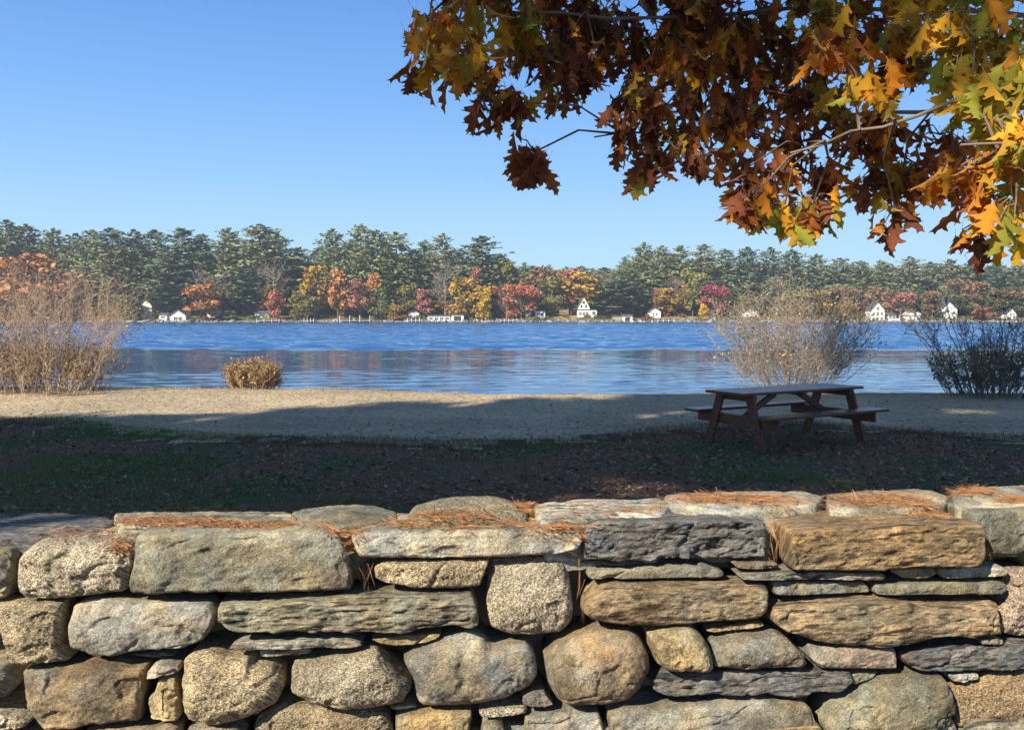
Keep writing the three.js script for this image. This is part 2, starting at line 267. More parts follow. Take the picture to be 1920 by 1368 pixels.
// the autumn trees: [name, label, kind, hue, u, top, width, depth]
const A = [
  ['maple_tree', 'big red orange maple behind the tall bare bush at left', 'l', 'orange', 66, 470, 145, 288], ['maple_tree', 'red lower maple tucked under the big orange maple at left', 'l', 'red', 105, 528, 80, 287], ['alder_tree', 'yellow green waterside tree at the right edge of the left bush', 'l', 'olive', 236, 552, 62, 286],
  ['birch_tree', 'bare grey tree behind the red maple beside the grey boathouse', 'b', 'twig', 400, 512, 84, 292], ['maple_tree', 'red orange maple right beside the grey boathouse', 'l', 'orange', 376, 530, 80, 286], ['maple_tree', 'small bright red maple standing alone between dark pines', 's', 'red', 516, 545, 40, 286],
  ['birch_tree', 'pale bare tree above the small bright red maple', 'b', 'twig', 512, 492, 74, 294], ['oak_tree', 'golden olive oak left of the slim orange maple', 'l', 'gold', 588, 496, 66, 292], ['oak_tree', 'low yellow green tree under the golden olive oak', 'l', 'olive', 570, 545, 52, 287], ['maple_tree', 'slim orange maple touching the golden olive oak', 's', 'orange', 632, 508, 52, 288],
  ['maple_tree', 'dark red maple over the long dock', 'l', 'rust', 674, 518, 54, 288], ['maple_tree', 'orange topped maple behind the dark red one', 's', 'orange', 700, 512, 38, 292], ['willow_tree', 'leafy green tree right of the dark red maple', 'l', 'green', 714, 540, 50, 286], ['alder_tree', 'golden shrub sized tree at the water beside the green tree', 'l', 'gold', 742, 572, 34, 284],
  ['oak_tree', 'olive tree left of the pink red maple', 'l', 'olive', 764, 530, 50, 292], ['maple_tree', 'pink red maple left of the tall bare tree', 's', 'pink', 795, 543, 44, 288], ['birch_tree', 'tall bare grey brown tree left of the golden brown oak', 'b', 'twig', 834, 505, 76, 290], ['maple_tree', 'dark red tree top over the golden brown oak', 's', 'rust', 890, 503, 40, 296],
  ['oak_tree', 'golden brown oak beside the bright yellow tree', 'l', 'gold', 874, 520, 70, 289], ['maple_tree', 'bright yellow tree at the water, the yellowest of all', 's', 'yellow', 906, 538, 42, 285], ['oak_tree', 'tall green gold tree rising to the skyline at centre', 'l', 'olive', 950, 479, 74, 308],
  ['maple_tree', 'red orange maple over the flat roofed white cottage', 'l', 'red', 978, 530, 62, 289], ['birch_tree', 'grey bare tree left of the red orange maple at centre', 'b', 'twig', 950, 545, 44, 287], ['oak_tree', 'russet brown oak behind the red orange maple at centre', 'l', 'brown', 1012, 500, 66, 300],
  ['oak_tree', 'olive gold tree between the russet oak and the big orange one', 'l', 'olive', 1034, 514, 54, 296], ['maple_tree', 'big golden orange maple behind the steep gabled cottage', 'l', 'gold', 1078, 508, 96, 300], ['maple_tree', 'rust red tree top above the big golden orange maple', 'l', 'rust', 1068, 500, 60, 306], ['birch_tree', 'bare tree between the golden orange maple and the dark spruce', 'b', 'twig', 1134, 516, 52, 302],
  ['maple_tree', 'tiny red maple behind the small white cottage', 's', 'red', 1232, 543, 26, 300], ['oak_tree', 'yellow olive oak left of the crimson maple', 'l', 'olive', 1300, 504, 52, 294], ['birch_tree', 'bare tree left of the yellow olive oak', 'b', 'twig', 1266, 520, 46, 296], ['maple_tree', 'rounded crimson maple, the deepest red on the far shore', 'l', 'crimson', 1338, 530, 48, 289],
  ['alder_tree', 'low yellow tree under the crimson maple', 's', 'yellow', 1320, 570, 22, 285], ['alder_tree', 'yellow tree seen through the right side of the middle bush', 'l', 'gold', 1590, 566, 40, 288], ['oak_tree', 'olive tree behind the middle bush', 'l', 'olive', 1500, 540, 70, 292], ['maple_tree', 'orange maple right behind the large white house', 'l', 'orange', 1640, 543, 40, 298],
  ['maple_tree', 'pinkish red maple between the two white houses', 'l', 'pink', 1690, 546, 56, 291], ['oak_tree', 'slim orange brown tree right of the small white garage', 's', 'brown', 1746, 546, 38, 288], ['birch_tree', 'bare grey tree beside the tall white house at right', 'b', 'twig', 1772, 540, 50, 296], ['oak_tree', 'olive brown oak above the tall white house at right', 'l', 'brown', 1812, 520, 74, 306],
  ['maple_tree', 'small red maple seen through the right bush', 'l', 'red', 1846, 572, 34, 287], ['oak_tree', 'brown oak behind the right bush near the picture edge', 'l', 'brown', 1886, 540, 66, 296], ['alder_tree', 'low green bushy tree right of the red boathouse maple', 'l', 'green', 432, 582, 32, 285], ['oak_tree', 'brown oak left of the orange maple at the picture edge', 'l', 'brown', 8, 530, 60, 288]];
A.forEach(([name, label, kind, hue, u, top, w, d], i) => farTree(name, label, 'autumn trees on the far shore', (kind === 'b' ? bares : kind === 's' ? slims : leafies)[i % (kind === 'l' ? 5 : 3)], hues[hue], kind === 'b' ? greyBark : bark, u, top, w * 1.05, d));
{ // the mixed band of lower trees along the shore
  const r = rng(1212), H = ['olive', 'gold', 'green', 'brown', 'green', 'olive', 'gold', 'orange'], W = { olive: 'olive', gold: 'gold', brown: 'brown', pink: 'pinkish', green: 'green', rust: 'rust', orange: 'orange' };
  for (let i = 0; i < 46; i++) {
    const u = -20 + 1960 * (i + .2 + .6 * r()) / 46, h = H[(i * 5 + (r() * 3 | 0)) % 8];
    farTree('shore_tree', `low ${W[h]} tree in the mixed autumn band, ${nearName(u)}`, 'low trees of the mixed autumn band', (i % 4 ? leafies : slims)[i % 3], hues[h], bark, u, 528 + 40 * r(), 44 + 26 * r(), 294 + 8 * r());
  }
}
// the distant wooded hill behind: one mass
{
  const r = rng(99), src = pines[2].crown, n = 700, im = shadowed(new THREE.InstancedMesh(src, pineMats[1], n)), m = new THREE.Matrix4(), q = new THREE.Quaternion();
  for (let i = 0; i < n; i++) { const d = 385 + 330 * Math.pow(i / n, .8), x = (r() - .5) * 1.5 * d, s = .62 + .25 * r(); m.compose(V(x, farY(x, d) - 1, -d), q.setFromAxisAngle(V(0, 1, 0), r() * 6), V(s * 1.5, s, s * 1.5)); im.setMatrixAt(i, m); im.setColorAt(i, lin(.8 + .5 * r(), .9 + .3 * r(), .8 + .3 * r())); }
  im.name = 'distant_forest'; im.userData = { kind: 'stuff', label: 'distant evergreen forest forming the low skyline behind the shore trees', category: 'forest' }; scene.add(im);
  // undergrowth along the far shore
  const ug = []; for (let i = 0; i < 150; i++) ug.push([(r() - .5) * 2.4, r() * 1.6, (r() - .5) * 2.4, .8, (r() - .5) * .4]);
  const bg = cards(ug, .5, r, .2, .5), N = 420, b = shadowed(new THREE.InstancedMesh(bg, new THREE.MeshStandardMaterial({ color: lin(1, 1, 1), roughness: 1, vertexColors: true, side: THREE.DoubleSide }), N));
  const cs = [[.10, .12, .04], [.16, .13, .06], [.20, .15, .08], [.07, .09, .035], [.22, .10, .05]];
  for (let i = 0; i < N; i++) { const d = i % 2 ? FAR + 4 + 10 * r() : FAR + 14 + 40 * r(), x = (r() - .5) * 1.6 * d, s = (i % 2 ? .35 : .9) + .7 * r(); m.compose(V(x, farY(x, d) - .2, -d), q.setFromAxisAngle(V(0, 1, 0), r() * 6), V(s * 1.3, s, s * 1.3)); b.setMatrixAt(i, m); b.setColorAt(i, lin(...cs[r() * 5 | 0])); }
  b.name = 'shore_undergrowth'; b.userData = { kind: 'stuff', label: 'mixed green and brown undergrowth along the far shore', category: 'undergrowth' }; scene.add(b);
  const rock = new THREE.IcosahedronGeometry(.5, 1), K = 700, rk = shadowed(new THREE.InstancedMesh(rock, new THREE.MeshStandardMaterial({ color: lin(1, 1, 1), roughness: 1 }), K));
  for (let i = 0; i < K; i++) { const x = -260 + 520 * (i + r()) / K, d = FAR - .6 + 1.6 * r() + 1.6 * fbm(x * .05, 4, 4, 2), s = .4 + 1.1 * r(); m.compose(V(x, WATER + .1 + .2 * r(), -d), q.setFromAxisAngle(V(r(), 1, r()).normalize(), r() * 6), V(s * 1.7, s * .7, s)); rk.setMatrixAt(i, m); const c = .12 + .4 * r() * r(); rk.setColorAt(i, lin(c, c * .94, c * .85)); }
  rk.name = 'shoreline_rocks'; rk.userData = { kind: 'stuff', label: 'pale and dark rocks edging the far waterline', category: 'rocks' }; scene.add(rk);
}
console.log('far trees');

// ---------------------------------------------------------------- houses, boathouses and docks on the far shore
const paint = (r, g, b) => new THREE.MeshStandardMaterial({ color: lin(r, g, b), roughness: .7 });
const M = { white: paint(.80, .79, .75), grey: paint(.52, .54, .56), cream: paint(.70, .64, .50), roof: paint(.10, .10, .11), brownRoof: paint(.17, .12, .09), glass: new THREE.MeshStandardMaterial({ color: lin(.03, .035, .04), roughness: .1 }), trim: paint(.82, .82, .80), wood: paint(.34, .30, .25), dark: paint(.03, .03, .03), brick: paint(.28, .12, .08) };
// u0..u1 and the eaves, base and ridge lines as seen; gable 'front' faces the lake
function house(name, label, u0, u1, base, eave, ridge, d, o = {}) {
  const c = spot((u0 + u1) / 2, base, d), k = d / FPX, w = (u1 - u0) * k, he = (base - eave) * k, hr = (eave - ridge) * k, dp = o.deep ?? Math.max(4, w * .8);
  const gy = farY(c.x, d), lowered = Math.max(.3, c.y - gy + .6);
  const g = thing(name, label, o.category ?? 'house', V(c.x, c.y, -d), o.group); g.rotation.y = o.turn ?? 0;
  const wm = o.wall ?? M.white, rm = o.roof ?? M.roof;
  mesh('foundation', box(w * .96, lowered, dp * .96, 0, -lowered / 2, -dp / 2), M.grey, g);
  if (o.gable !== false) {
    const s = new THREE.Shape([new THREE.Vector2(-w / 2, 0), new THREE.Vector2(w / 2, 0), new THREE.Vector2(w / 2, he), new THREE.Vector2(0, he + hr), new THREE.Vector2(-w / 2, he)]);
    const e = new THREE.ExtrudeGeometry(s, { depth: dp, bevelEnabled: false }); e.translate(0, 0, -dp); mesh('wall', e, wm, g);
    const L = Math.hypot(w / 2, hr) + .35, an = Math.atan2(hr, w / 2), parts = [];
    for (const sd of [-1, 1]) { const b = box(L, .16, dp + .7, 0, 0, 0); b.rotateZ(-sd * an); b.translate(sd * (w / 4 + .12 * Math.cos(an)), he + hr / 2 + .12 - .12 * Math.sin(an) , -dp / 2); parts.push(b); }
    mesh('roof', mergeGeometries(parts), rm, g);
  } else {
    mesh('wall', box(w, he, dp, 0, he / 2, -dp / 2), wm, g);
    const s = new THREE.Shape([new THREE.Vector2(.4, 0), new THREE.Vector2(-dp - .4, 0), new THREE.Vector2(-dp / 2, Math.max(hr, .15))]), e = new THREE.ExtrudeGeometry(s, { depth: w + .7, bevelEnabled: false });
    e.rotateY(-Math.PI / 2); e.translate(w / 2 + .35, he, 0); mesh('roof', e, rm, g);
  }
  for (const [x, y, ww, hh] of o.windows ?? []) {
    const win = mesh('window', box(ww * w, hh, .1, x * w, y * he, .03), M.glass, g);
    mesh('frame', mergeGeometries([box(ww * w + .2, .12, .16, x * w, y * he + hh / 2 + .06, .04), box(ww * w + .2, .12, .16, x * w, y * he - hh / 2 - .06, .04), box(.1, hh, .16, x * w - ww * w / 2 - .05, y * he, .04), box(.1, hh, .16, x * w + ww * w / 2 + .05, y * he, .04), box(.07, hh, .13, x * w, y * he, .04)]), M.trim, win);
  }
  if (o.door !== undefined) { const dr = mesh('door', box(.95, 2, .1, o.door * w, 1, .04), o.doorMat ?? M.brick, g); mesh('handle', box(.08, .08, .08, o.door * w + .35, 1, .12), M.grey, dr); }
  if (o.opening_shade) mesh('opening_shade', box(o.opening_shade[1] * w, he * .78, .12, o.opening_shade[0] * w, he * .39, .03), M.dark, g);  // flat near-black panel painted in for the shade inside the open front
  if (o.chimney) mesh('chimney', box(.6, 1.6, .6, o.chimney * w, he + hr * .8, -dp * .5), M.brick, g);
  if (o.porch) { const [x0, x1, ph] = o.porch, X = (x0 + x1) / 2 * w, W = (x1 - x0) * w; const p = mesh('porch', box(W, .18, 2.4, X, ph + .09, 1.25), rm === M.roof ? M.roof : rm, g); for (let i = 0; i < 4; i++) mesh('post', box(.14, ph, .14, X - W / 2 + .15 + i * (W - .3) / 3, ph / 2, 2.2), M.trim, p); mesh('railing', box(W, .8, .06, X, .5, 2.3), M.trim, p); mesh('porch_floor', box(W, .25, 2.4, X, -.05, 1.25), M.wood, p); }
  return { g, w, he, hr };
}
const two = [[-.27, .35, .14, .9], [.27, .35, .14, .9]];
house('boathouse', 'small grey gabled boathouse at the water with two windows', 318, 348, 602, 591, 581, 284, { wall: M.grey, windows: [[-.14, .45, .2, 1.1], [.14, .45, .2, 1.1]], category: 'boathouse' });
house('cottage', 'pale cottage half hidden behind the yellow green waterside tree', 262, 284, 590, 572, 560, 292, { wall: M.cream, windows: two });
house('shed', 'low white shed left of the grey boathouse', 298, 312, 599, 590, 586, 286, { windows: [[0, .5, .5, .6]], gable: false, category: 'shed' });
house('cottage', 'white cottage behind the red orange maple beside the boathouse', 388, 410, 592, 578, 571, 292, { windows: two, door: 0 });
house('cottage', 'small white cottage up behind the pale bare trees', 556, 574, 588, 577, 569, 300, { windows: two });
house('cottage', 'low white cottage behind the small bright red maple', 478, 504, 597, 587, 582, 290, { windows: two, gable: false });
house('cottage', 'grey cottage left of the long white boathouse', 766, 786, 598, 587, 580, 290, { wall: M.grey, windows: two });
house('boathouse', 'long low white boathouse with open bays on the water', 802, 844, 602, 592, 590, 284, { gable: false, windows: [[-.36, .5, .16, .7], [-.12, .5, .16, .7], [.12, .5, .16, .7], [.36, .5, .16, .7]], category: 'boathouse', deep: 5 });
house('boathouse', 'white open sided boat shelter right of the long boathouse', 846, 869, 602, 590, 588, 284, { gable: false, opening_shade: [0, .6], category: 'boathouse', deep: 5 });
house('cottage', 'white cottage with dark flat roof under the red orange maple', 1004, 1022, 596, 583, 581, 290, { gable: false, windows: [[.2, .55, .3, .9], [-.25, .55, .25, .9]] });
house('cottage', 'tall narrow white cottage behind the red orange maple at centre', 984, 996, 598, 576, 566, 293, { windows: [[0, .6, .3, 1]] });
{
  const h = house('cottage', 'white cottage with steep tall gable over a wide porch room', 1084, 1119, 595, 580, 579, 291, { gable: false, windows: [[-.38, .5, .12, 1], [-.2, .5, .12, 1], [-.02, .5, .12, 1], [.34, .55, .16, 1.1]], category: 'cottage' });
  const k = 291 / FPX, gw = 22 * k, s = new THREE.Shape([new THREE.Vector2(-gw / 2, 0), new THREE.Vector2(gw / 2, 0), new THREE.Vector2(gw / 2, .6), new THREE.Vector2(0, 22 * k), new THREE.Vector2(-gw / 2, .6)]), e = new THREE.ExtrudeGeometry(s, { depth: 4.5, bevelEnabled: false });
  e.translate(-h.w * .19, h.he + .1, -4.9); const up = mesh('upper_gable', e, M.white, h.g);
  for (const [x, y] of [[-.8, 1.1], [.8, 1.1], [0, 2.4]]) mesh('window', box(.6, .9, .1, -h.w * .19 + x, h.he + y, -.37), M.glass, up);
  for (const sd of [-1, 1]) { const hh = 22 * k - .6, L = Math.hypot(gw / 2, hh) + .3, b = box(L, .14, 4.9, 0, 0, 0); b.rotateZ(-sd * Math.atan2(hh, gw / 2)); b.translate(-h.w * .19 + sd * (gw / 4 + .1), h.he + .65 + hh / 2, -2.7); mesh('roof_slope', b, M.roof, up); }
}
house('boathouse', 'white boathouse with dark open door below the dark spruce', 1168, 1186, 603, 592, 589, 284, { gable: false, opening_shade: [0, .55], category: 'boathouse' });
house('shed', 'long flat roofed shelter left of the open boathouse', 1150, 1167, 600, 592, 590, 285, { gable: false, wall: M.wood, category: 'shed' });
house('cottage', 'small white cottage right of the dark spruce', 1216, 1239, 596, 584, 577, 291, { windows: [[-.1, .6, .14, .9], [.15, .6, .14, .9]], gable: true });
house('cottage', 'white cottage seen through the middle bush', 1394, 1424, 595, 586, 578, 291, { windows: two });
house('cottage', 'low white cottage left under the crimson maple', 1324, 1342, 600, 593, 589, 287, { windows: two, gable: false });
house('large_house', 'large white gabled house with side porch between the bushes', 1632, 1659, 602, 582, 566, 286, { windows: [[-.28, .22, .14, 1.1], [0, .22, .14, 1.1], [.28, .22, .14, 1.1], [-.28, .68, .14, 1.1], [0, .68, .14, 1.1], [.28, .68, .14, 1.1], [0, 1.2, .16, .9]], porch: [.54, 1.35, 2.2] });
house('side_wing', 'white side wing behind the porch of the large white house', 1660, 1678, 602, 591, 585, 288, { windows: two, gable: false });
house('garage', 'small white house with grey roof right of the pinkish maple', 1703, 1727, 601, 591, 585, 287, { windows: [[-.3, .5, .14, .9], [0, .5, .14, .9], [.3, .5, .14, .9]], gable: false, roof: M.grey, chimney: .2 });
house('large_house', 'tall white house seen through the right bush', 1764, 1795, 601, 580, 566, 289, { windows: [[-.3, .25, .14, 1], [0, .25, .14, 1], [.3, .25, .14, 1], [-.3, .7, .14, 1], [.3, .7, .14, 1]] });
house('cottage', 'small white cottage at the right picture edge behind the bush', 1886, 1906, 600, 588, 578, 289, { windows: two });
function dock(label, u0, u1, len, posts) {
  const a = spot(u0, 602, FAR - 1), b = spot(u1, 602, FAR - 1), w = b.x - a.x, g = thing('dock', label, 'dock', V((a.x + b.x) / 2, WATER, -FAR + 1.4), 'docks along the far shore'), N = Math.max(4, Math.round(w / .5));
  mesh('frame', box(w, .14, len, 0, .5, len / 2 - 2.6), M.wood, g);
  const pl = new THREE.BoxGeometry(w / N * .86, .06, len); for (let i = 0; i < N; i++) { const p = mesh('plank', pl, i % 3 ? M.wood : M.grey, g); p.position.set(-w / 2 + (i + .5) * w / N, .605, len / 2 - 2.6); }
  const pg = new THREE.CylinderGeometry(.09, .09, posts + 1, 6); for (let i = 0; i < 4; i++) { const p = mesh('post', pg, M.trim, g); p.position.set(-w / 2 + i * w / 3, posts / 2 - .3, len - 2.5); }
  return g;
}
dock('white posted dock below the small bright red maple', 484, 526, 4, 1); dock('low dock under the golden olive oak', 574, 592, 5, 1.2);
dock('long dark dock with tall posts under the dark red maple', 640, 696, 5, 2.1); dock('pale dock left of the long white boathouse', 766, 788, 4, 1.4); dock('low dock right of the bright yellow tree', 938, 962, 4, 1);
dock('narrow dock right of the open boathouse', 1232, 1262, 4, .9);
console.log('houses');

scene.fog = new THREE.FogExp2(lin(.70, .82, 1), .00035);

// ---------------------------------------------------------------- dry stone wall
const WO = V(0, 0, -3.2), WA = V(1, 0, -.072).normalize(), WN = V(.072, 0, 1).normalize();
const onWall = (u, v) => { const d = sight(u, v), o = V(0, EYE, 0), t = WO.clone().sub(o).dot(WN) / d.dot(WN); const p = o.addScaledVector(d, t).sub(WO); return [p.dot(WA), p.y]; };
const wall = thing('stone_wall', 'long dry stone wall of mixed grey and tan fieldstones across the foreground', 'wall', WO.clone());
// stone surfaces
const granite = texture(512, (u, v) => { const a = tnoise(u, v, 9, 51) * .5 + tnoise(u, v, 30, 52) * .5, s = tnoise(u, v, 150, 53), q = tnoise(u, v, 230, 54); let k = .64 + .26 * a + .62 * (s - .5) + .5 * (q - .5); if (s > .76) k *= .5; return [k * 1.02, k * .985, k * .94]; }, .75);
const smooth = texture(512, (u, v) => { const a = tnoise(u, v, 5, 61) * .45 + tnoise(u, v, 17, 62) * .35 + tnoise(u, v, 55, 63) * .2, s = tnoise(u, v, 190, 64); const k = .46 + .56 * a + .34 * (s - .5), w = tnoise(u, v, 11, 65); return [k * (1 + .10 * (w - .5)), k, k * (1 - .16 * (w - .5))]; }, .8);
const strata = texture(512, (u, v) => { const a = tnoise(u, v, 11, 71, 44) * .35 + tnoise(u, v, 26, 72, 110) * .3 + tnoise(u, v, 50, 73, 60) * .35, s = tnoise(u, v, 150, 74); let k = .42 + .62 * a + .22 * (s - .5); const cr = tnoise(u, v, 12, 75, 46); if (cr > .80) k *= .6; const w = tnoise(u, v, 7, 76, 15); return [k * (1 + .1 * (w - .5)), k, k * (1 - .1 * (w - .5))]; }, .8);
const gB = texture(512, (u, v) => { const k = tnoise(u, v, 40, 56) * .4 + tnoise(u, v, 120, 57) * .35 + tnoise(u, v, 240, 58) * .25; return [k, k, k]; }, .75, false);
const sB = texture(512, (u, v) => { const k = tnoise(u, v, 12, 78, 60) * .45 + tnoise(u, v, 34, 79, 130) * .35 + tnoise(u, v, 200, 80) * .2; return [k, k, k]; }, .8, false);
const stoneMat = (map, bump, b) => new THREE.MeshStandardMaterial({ map, bumpMap: bump, bumpScale: b, roughness: .92, vertexColors: true });
const SM = { g: stoneMat(granite, gB, .008), s: stoneMat(smooth, gB, .005), t: stoneMat(strata, sB, .011) };
const tones = { tan: [.58, .50, .34], pale: [.64, .59, .46], grey: [.45, .41, .32], olive: [.39, .355, .245], brown: [.40, .30, .18], amber: [.48, .325, .16], slate: [.22, .215, .205], ochre: [.54, .41, .21], pink: [.50, .41, .33] };
const lichen = [.40, .375, .27], rustC = [.40, .20, .08];
function closedCurve(pts, n, tension) {
  const c = new THREE.CatmullRomCurve3(pts.map(p => V(p[0], p[1], 0)), true, 'catmullrom', tension); return c.getSpacedPoints(n).slice(0, n).map(p => [p.x, p.y]);
}
// poly lies in a plane (a, b); the stone swells out along n by bulge and runs back by depth. place(a, b, n) gives the position
function stoneGeo(poly, { bulge = .04, edge = .4, depth = .3, rough = 1, layered = 0, tone = 'grey', seed = 1, N = 110, R = 20, round = .35, tilt = 0, chisel = 1, place }) {
  const r = rng(seed * 31 + 7), out = closedCurve(poly, N, round * .4);
  { let x = 0, y = 0, t = 0; out.forEach(([p, q]) => { x += p / N; y += q / N; }); const hh = Math.max(...out.map(p => p[1])) - Math.min(...out.map(p => p[1])), ww = Math.max(...out.map(p => p[0])) - Math.min(...out.map(p => p[0])); t = .006; for (const p of out) { p[0] = x + (p[0] - x) * (1 - t / ww); p[1] = y + (p[1] - y) * (1 - t / hh); } }
  let a0 = 9, a1 = -9, b0 = 9, b1 = -9, ca = 0, cb = 0; for (const [a, b] of out) { a0 = Math.min(a0, a); a1 = Math.max(a1, a); b0 = Math.min(b0, b); b1 = Math.max(b1, b); ca += a / N; cb += b / N; }
  const w = a1 - a0, h = b1 - b0, hs = Math.min(w, h) / 2, sz = Math.sqrt(w * h), ox = r() * 50, oy = r() * 50;
  const pos = [], uv = [], col = [], idx = [], t0 = tones[tone], tv = .88 + .24 * r();
  const cut = [0, 1, 2, 3, 4].map(i => { const an = i * 1.2566 + r() * 1.1; return [Math.cos(an), Math.sin(an), .10 + .25 * r()]; });
  const facet = (a, b) => { let m = 9; for (const [x, y, c] of cut) m = Math.min(m, c - .42 * ((a - ca) / (w * .5) * x + (b - cb) / (h * .5) * y)); return Math.min(m, .16) - .16; };
  const put = (a, b, n) => {
    const m = fbm(a * 5 + ox, b * 5 + oy, n * 5, 3), m2 = fbm(a * 13 + ox, b * (layered ? 40 : 13) + 5, n * 13, 2);
    const f = sstep(.08, .42, fbm(a * 7 + oy, b * 7 + ox, n * 7 + 9, 3)) * .55, g = sstep(.15, .5, fbm(a * 4 + ox + 9, b * 4, n * 4 + oy, 3)) * .5, k = tv * (1 + .5 * m + .35 * m2);
    const c = [0, 1, 2].map(i => Math.max(.02, (t0[i] * (1 - f) + lichen[i] * f) * (1 - g) + (t0[i] * .45 + rustC[i] * .45) * g) * k);
    const p = place(a, b, n); pos.push(p.x, p.y, p.z); uv.push(a + ox + n * .6, b + oy - n); col.push(...c);
  };
  const wob = (a, b, n) => rough * (.016 * fbm(a * 9 + ox, b * 9 + oy, n * 9, 2) + .009 * fbm(a * 30 + ox, b * 30 + oy, n * 30, 2) + .0035 * vnoise(a * 90 + ox, b * 90, n * 90)) + layered * (.013 * fbm(a * 11 + ox, b * 34 + oy, 1, 3) + .006 * vnoise(a * 26, b * 95 + ox, 2)) - .010 * rough * sstep(.045, 0, Math.abs(fbm(a * 3.2 + oy, b * 4.5 + ox, n * 3, 3))) - .012 * rough * sstep(.26, .36, fbm(a * 12 + 7 + oy, b * 16 + ox, n * 12 + 4, 2));
  // rows: back edge to front edge, then inward rings
  const rows = [[.90, -depth, 1], [.95, -depth * .72, 1], [.985, -depth * .48, 1], [1, -depth * .32, 1]];
  for (let k = 0; k <= R; k++) { const t = Math.pow(k / R, 1.5); rows.push([1, null, 1 - t]); }
  rows.forEach(([sc, nn, q], j) => {
    for (let i = 0; i < N; i++) {
      const [a, b] = out[i]; let pa, pb, n;
      const la = w > h ? Math.min(Math.max(a, a0 + hs * .9), a1 - hs * .9) : ca + (a - ca) * .05, lb = h > w ? Math.min(Math.max(b, b0 + hs * .9), b1 - hs * .9) : cb;
      if (nn !== null) { pa = ca + (a - ca) * sc; pb = cb + (b - cb) * sc; n = nn; }
      else { pa = la + (a - la) * q; pb = lb + (b - lb) * q; const s = Math.min(1, (1 - q) / edge); n = bulge * Math.sqrt(Math.max(0, 1 - (1 - s) * (1 - s))) + tilt * (pb - cb) / Math.max(.05, h) + chisel * Math.min(.16, hs) * facet(pa, pb); }
      const e = wob(pa, pb, n) * (nn === null ? Math.min(1, .35 + (1 - q) * 5) : .9);
      const ex = nn !== null || q > .9 ? .5 * e : 0, dx = a - la, dy = b - lb, dl = Math.hypot(dx, dy) || 1;
      put(pa + dx / dl * ex, pb + dy / dl * ex, n + e);
      if (j) { const p = (j - 1) * N + i, q2 = (j - 1) * N + (i + 1) % N; idx.push(p, q2, p + N, q2, q2 + N, p + N); }
    }
  });
  // faces must look outward
  { const m = (rows.length - 3) * N, A = V(...pos.slice(m * 3, m * 3 + 3)), B = V(...pos.slice((m + 1) * 3, (m + 1) * 3 + 3)), C2 = V(...pos.slice((m + N) * 3, (m + N) * 3 + 3)), o = place(0, 0, 0), nn = place(0, 0, 1).sub(o);
    if (B.sub(A).cross(C2.sub(A)).dot(nn) < 0) for (let i = 0; i < idx.length; i += 3) { const t = idx[i]; idx[i] = idx[i + 1]; idx[i + 1] = t; } }
  return geom(pos, idx, uv, col);
}
const wallPlace = off => (a, b, n) => V(WA.x * a + WN.x * (n + off), b, WA.z * a + WN.z * (n + off));
let stoneSeed = 100;
function faceStone(pts, kind, tone, o = {}) {
  const poly = pts.map(([u, v]) => onWall(u, v));
  const style = kind === 'b' ? { bulge: .075, edge: .8, mat: SM.s, round: .5, chisel: .45 } : kind === 'g' ? { bulge: .04, edge: .26, mat: SM.g, round: .4, chisel: .8 } : kind === 't' ? { bulge: .026, edge: .14, mat: SM.t, layered: .8, round: .2, chisel: .5 } : { bulge: .03, edge: .17, mat: SM.s, round: .35, chisel: .7 };
  const s = { ...style, ...o }, hgt = Math.max(...poly.map(p => p[1])) - Math.min(...poly.map(p => p[1])), small = hgt < .09;
  return mesh('stone', stoneGeo(poly, { ...s, bulge: Math.min(s.bulge, hgt * .45), tone, seed: ++stoneSeed, N: small ? 80 : 130, R: small ? 12 : 24, place: wallPlace(s.off ?? (rng(stoneSeed)() - .5) * .05) }), s.mat, wall);
}
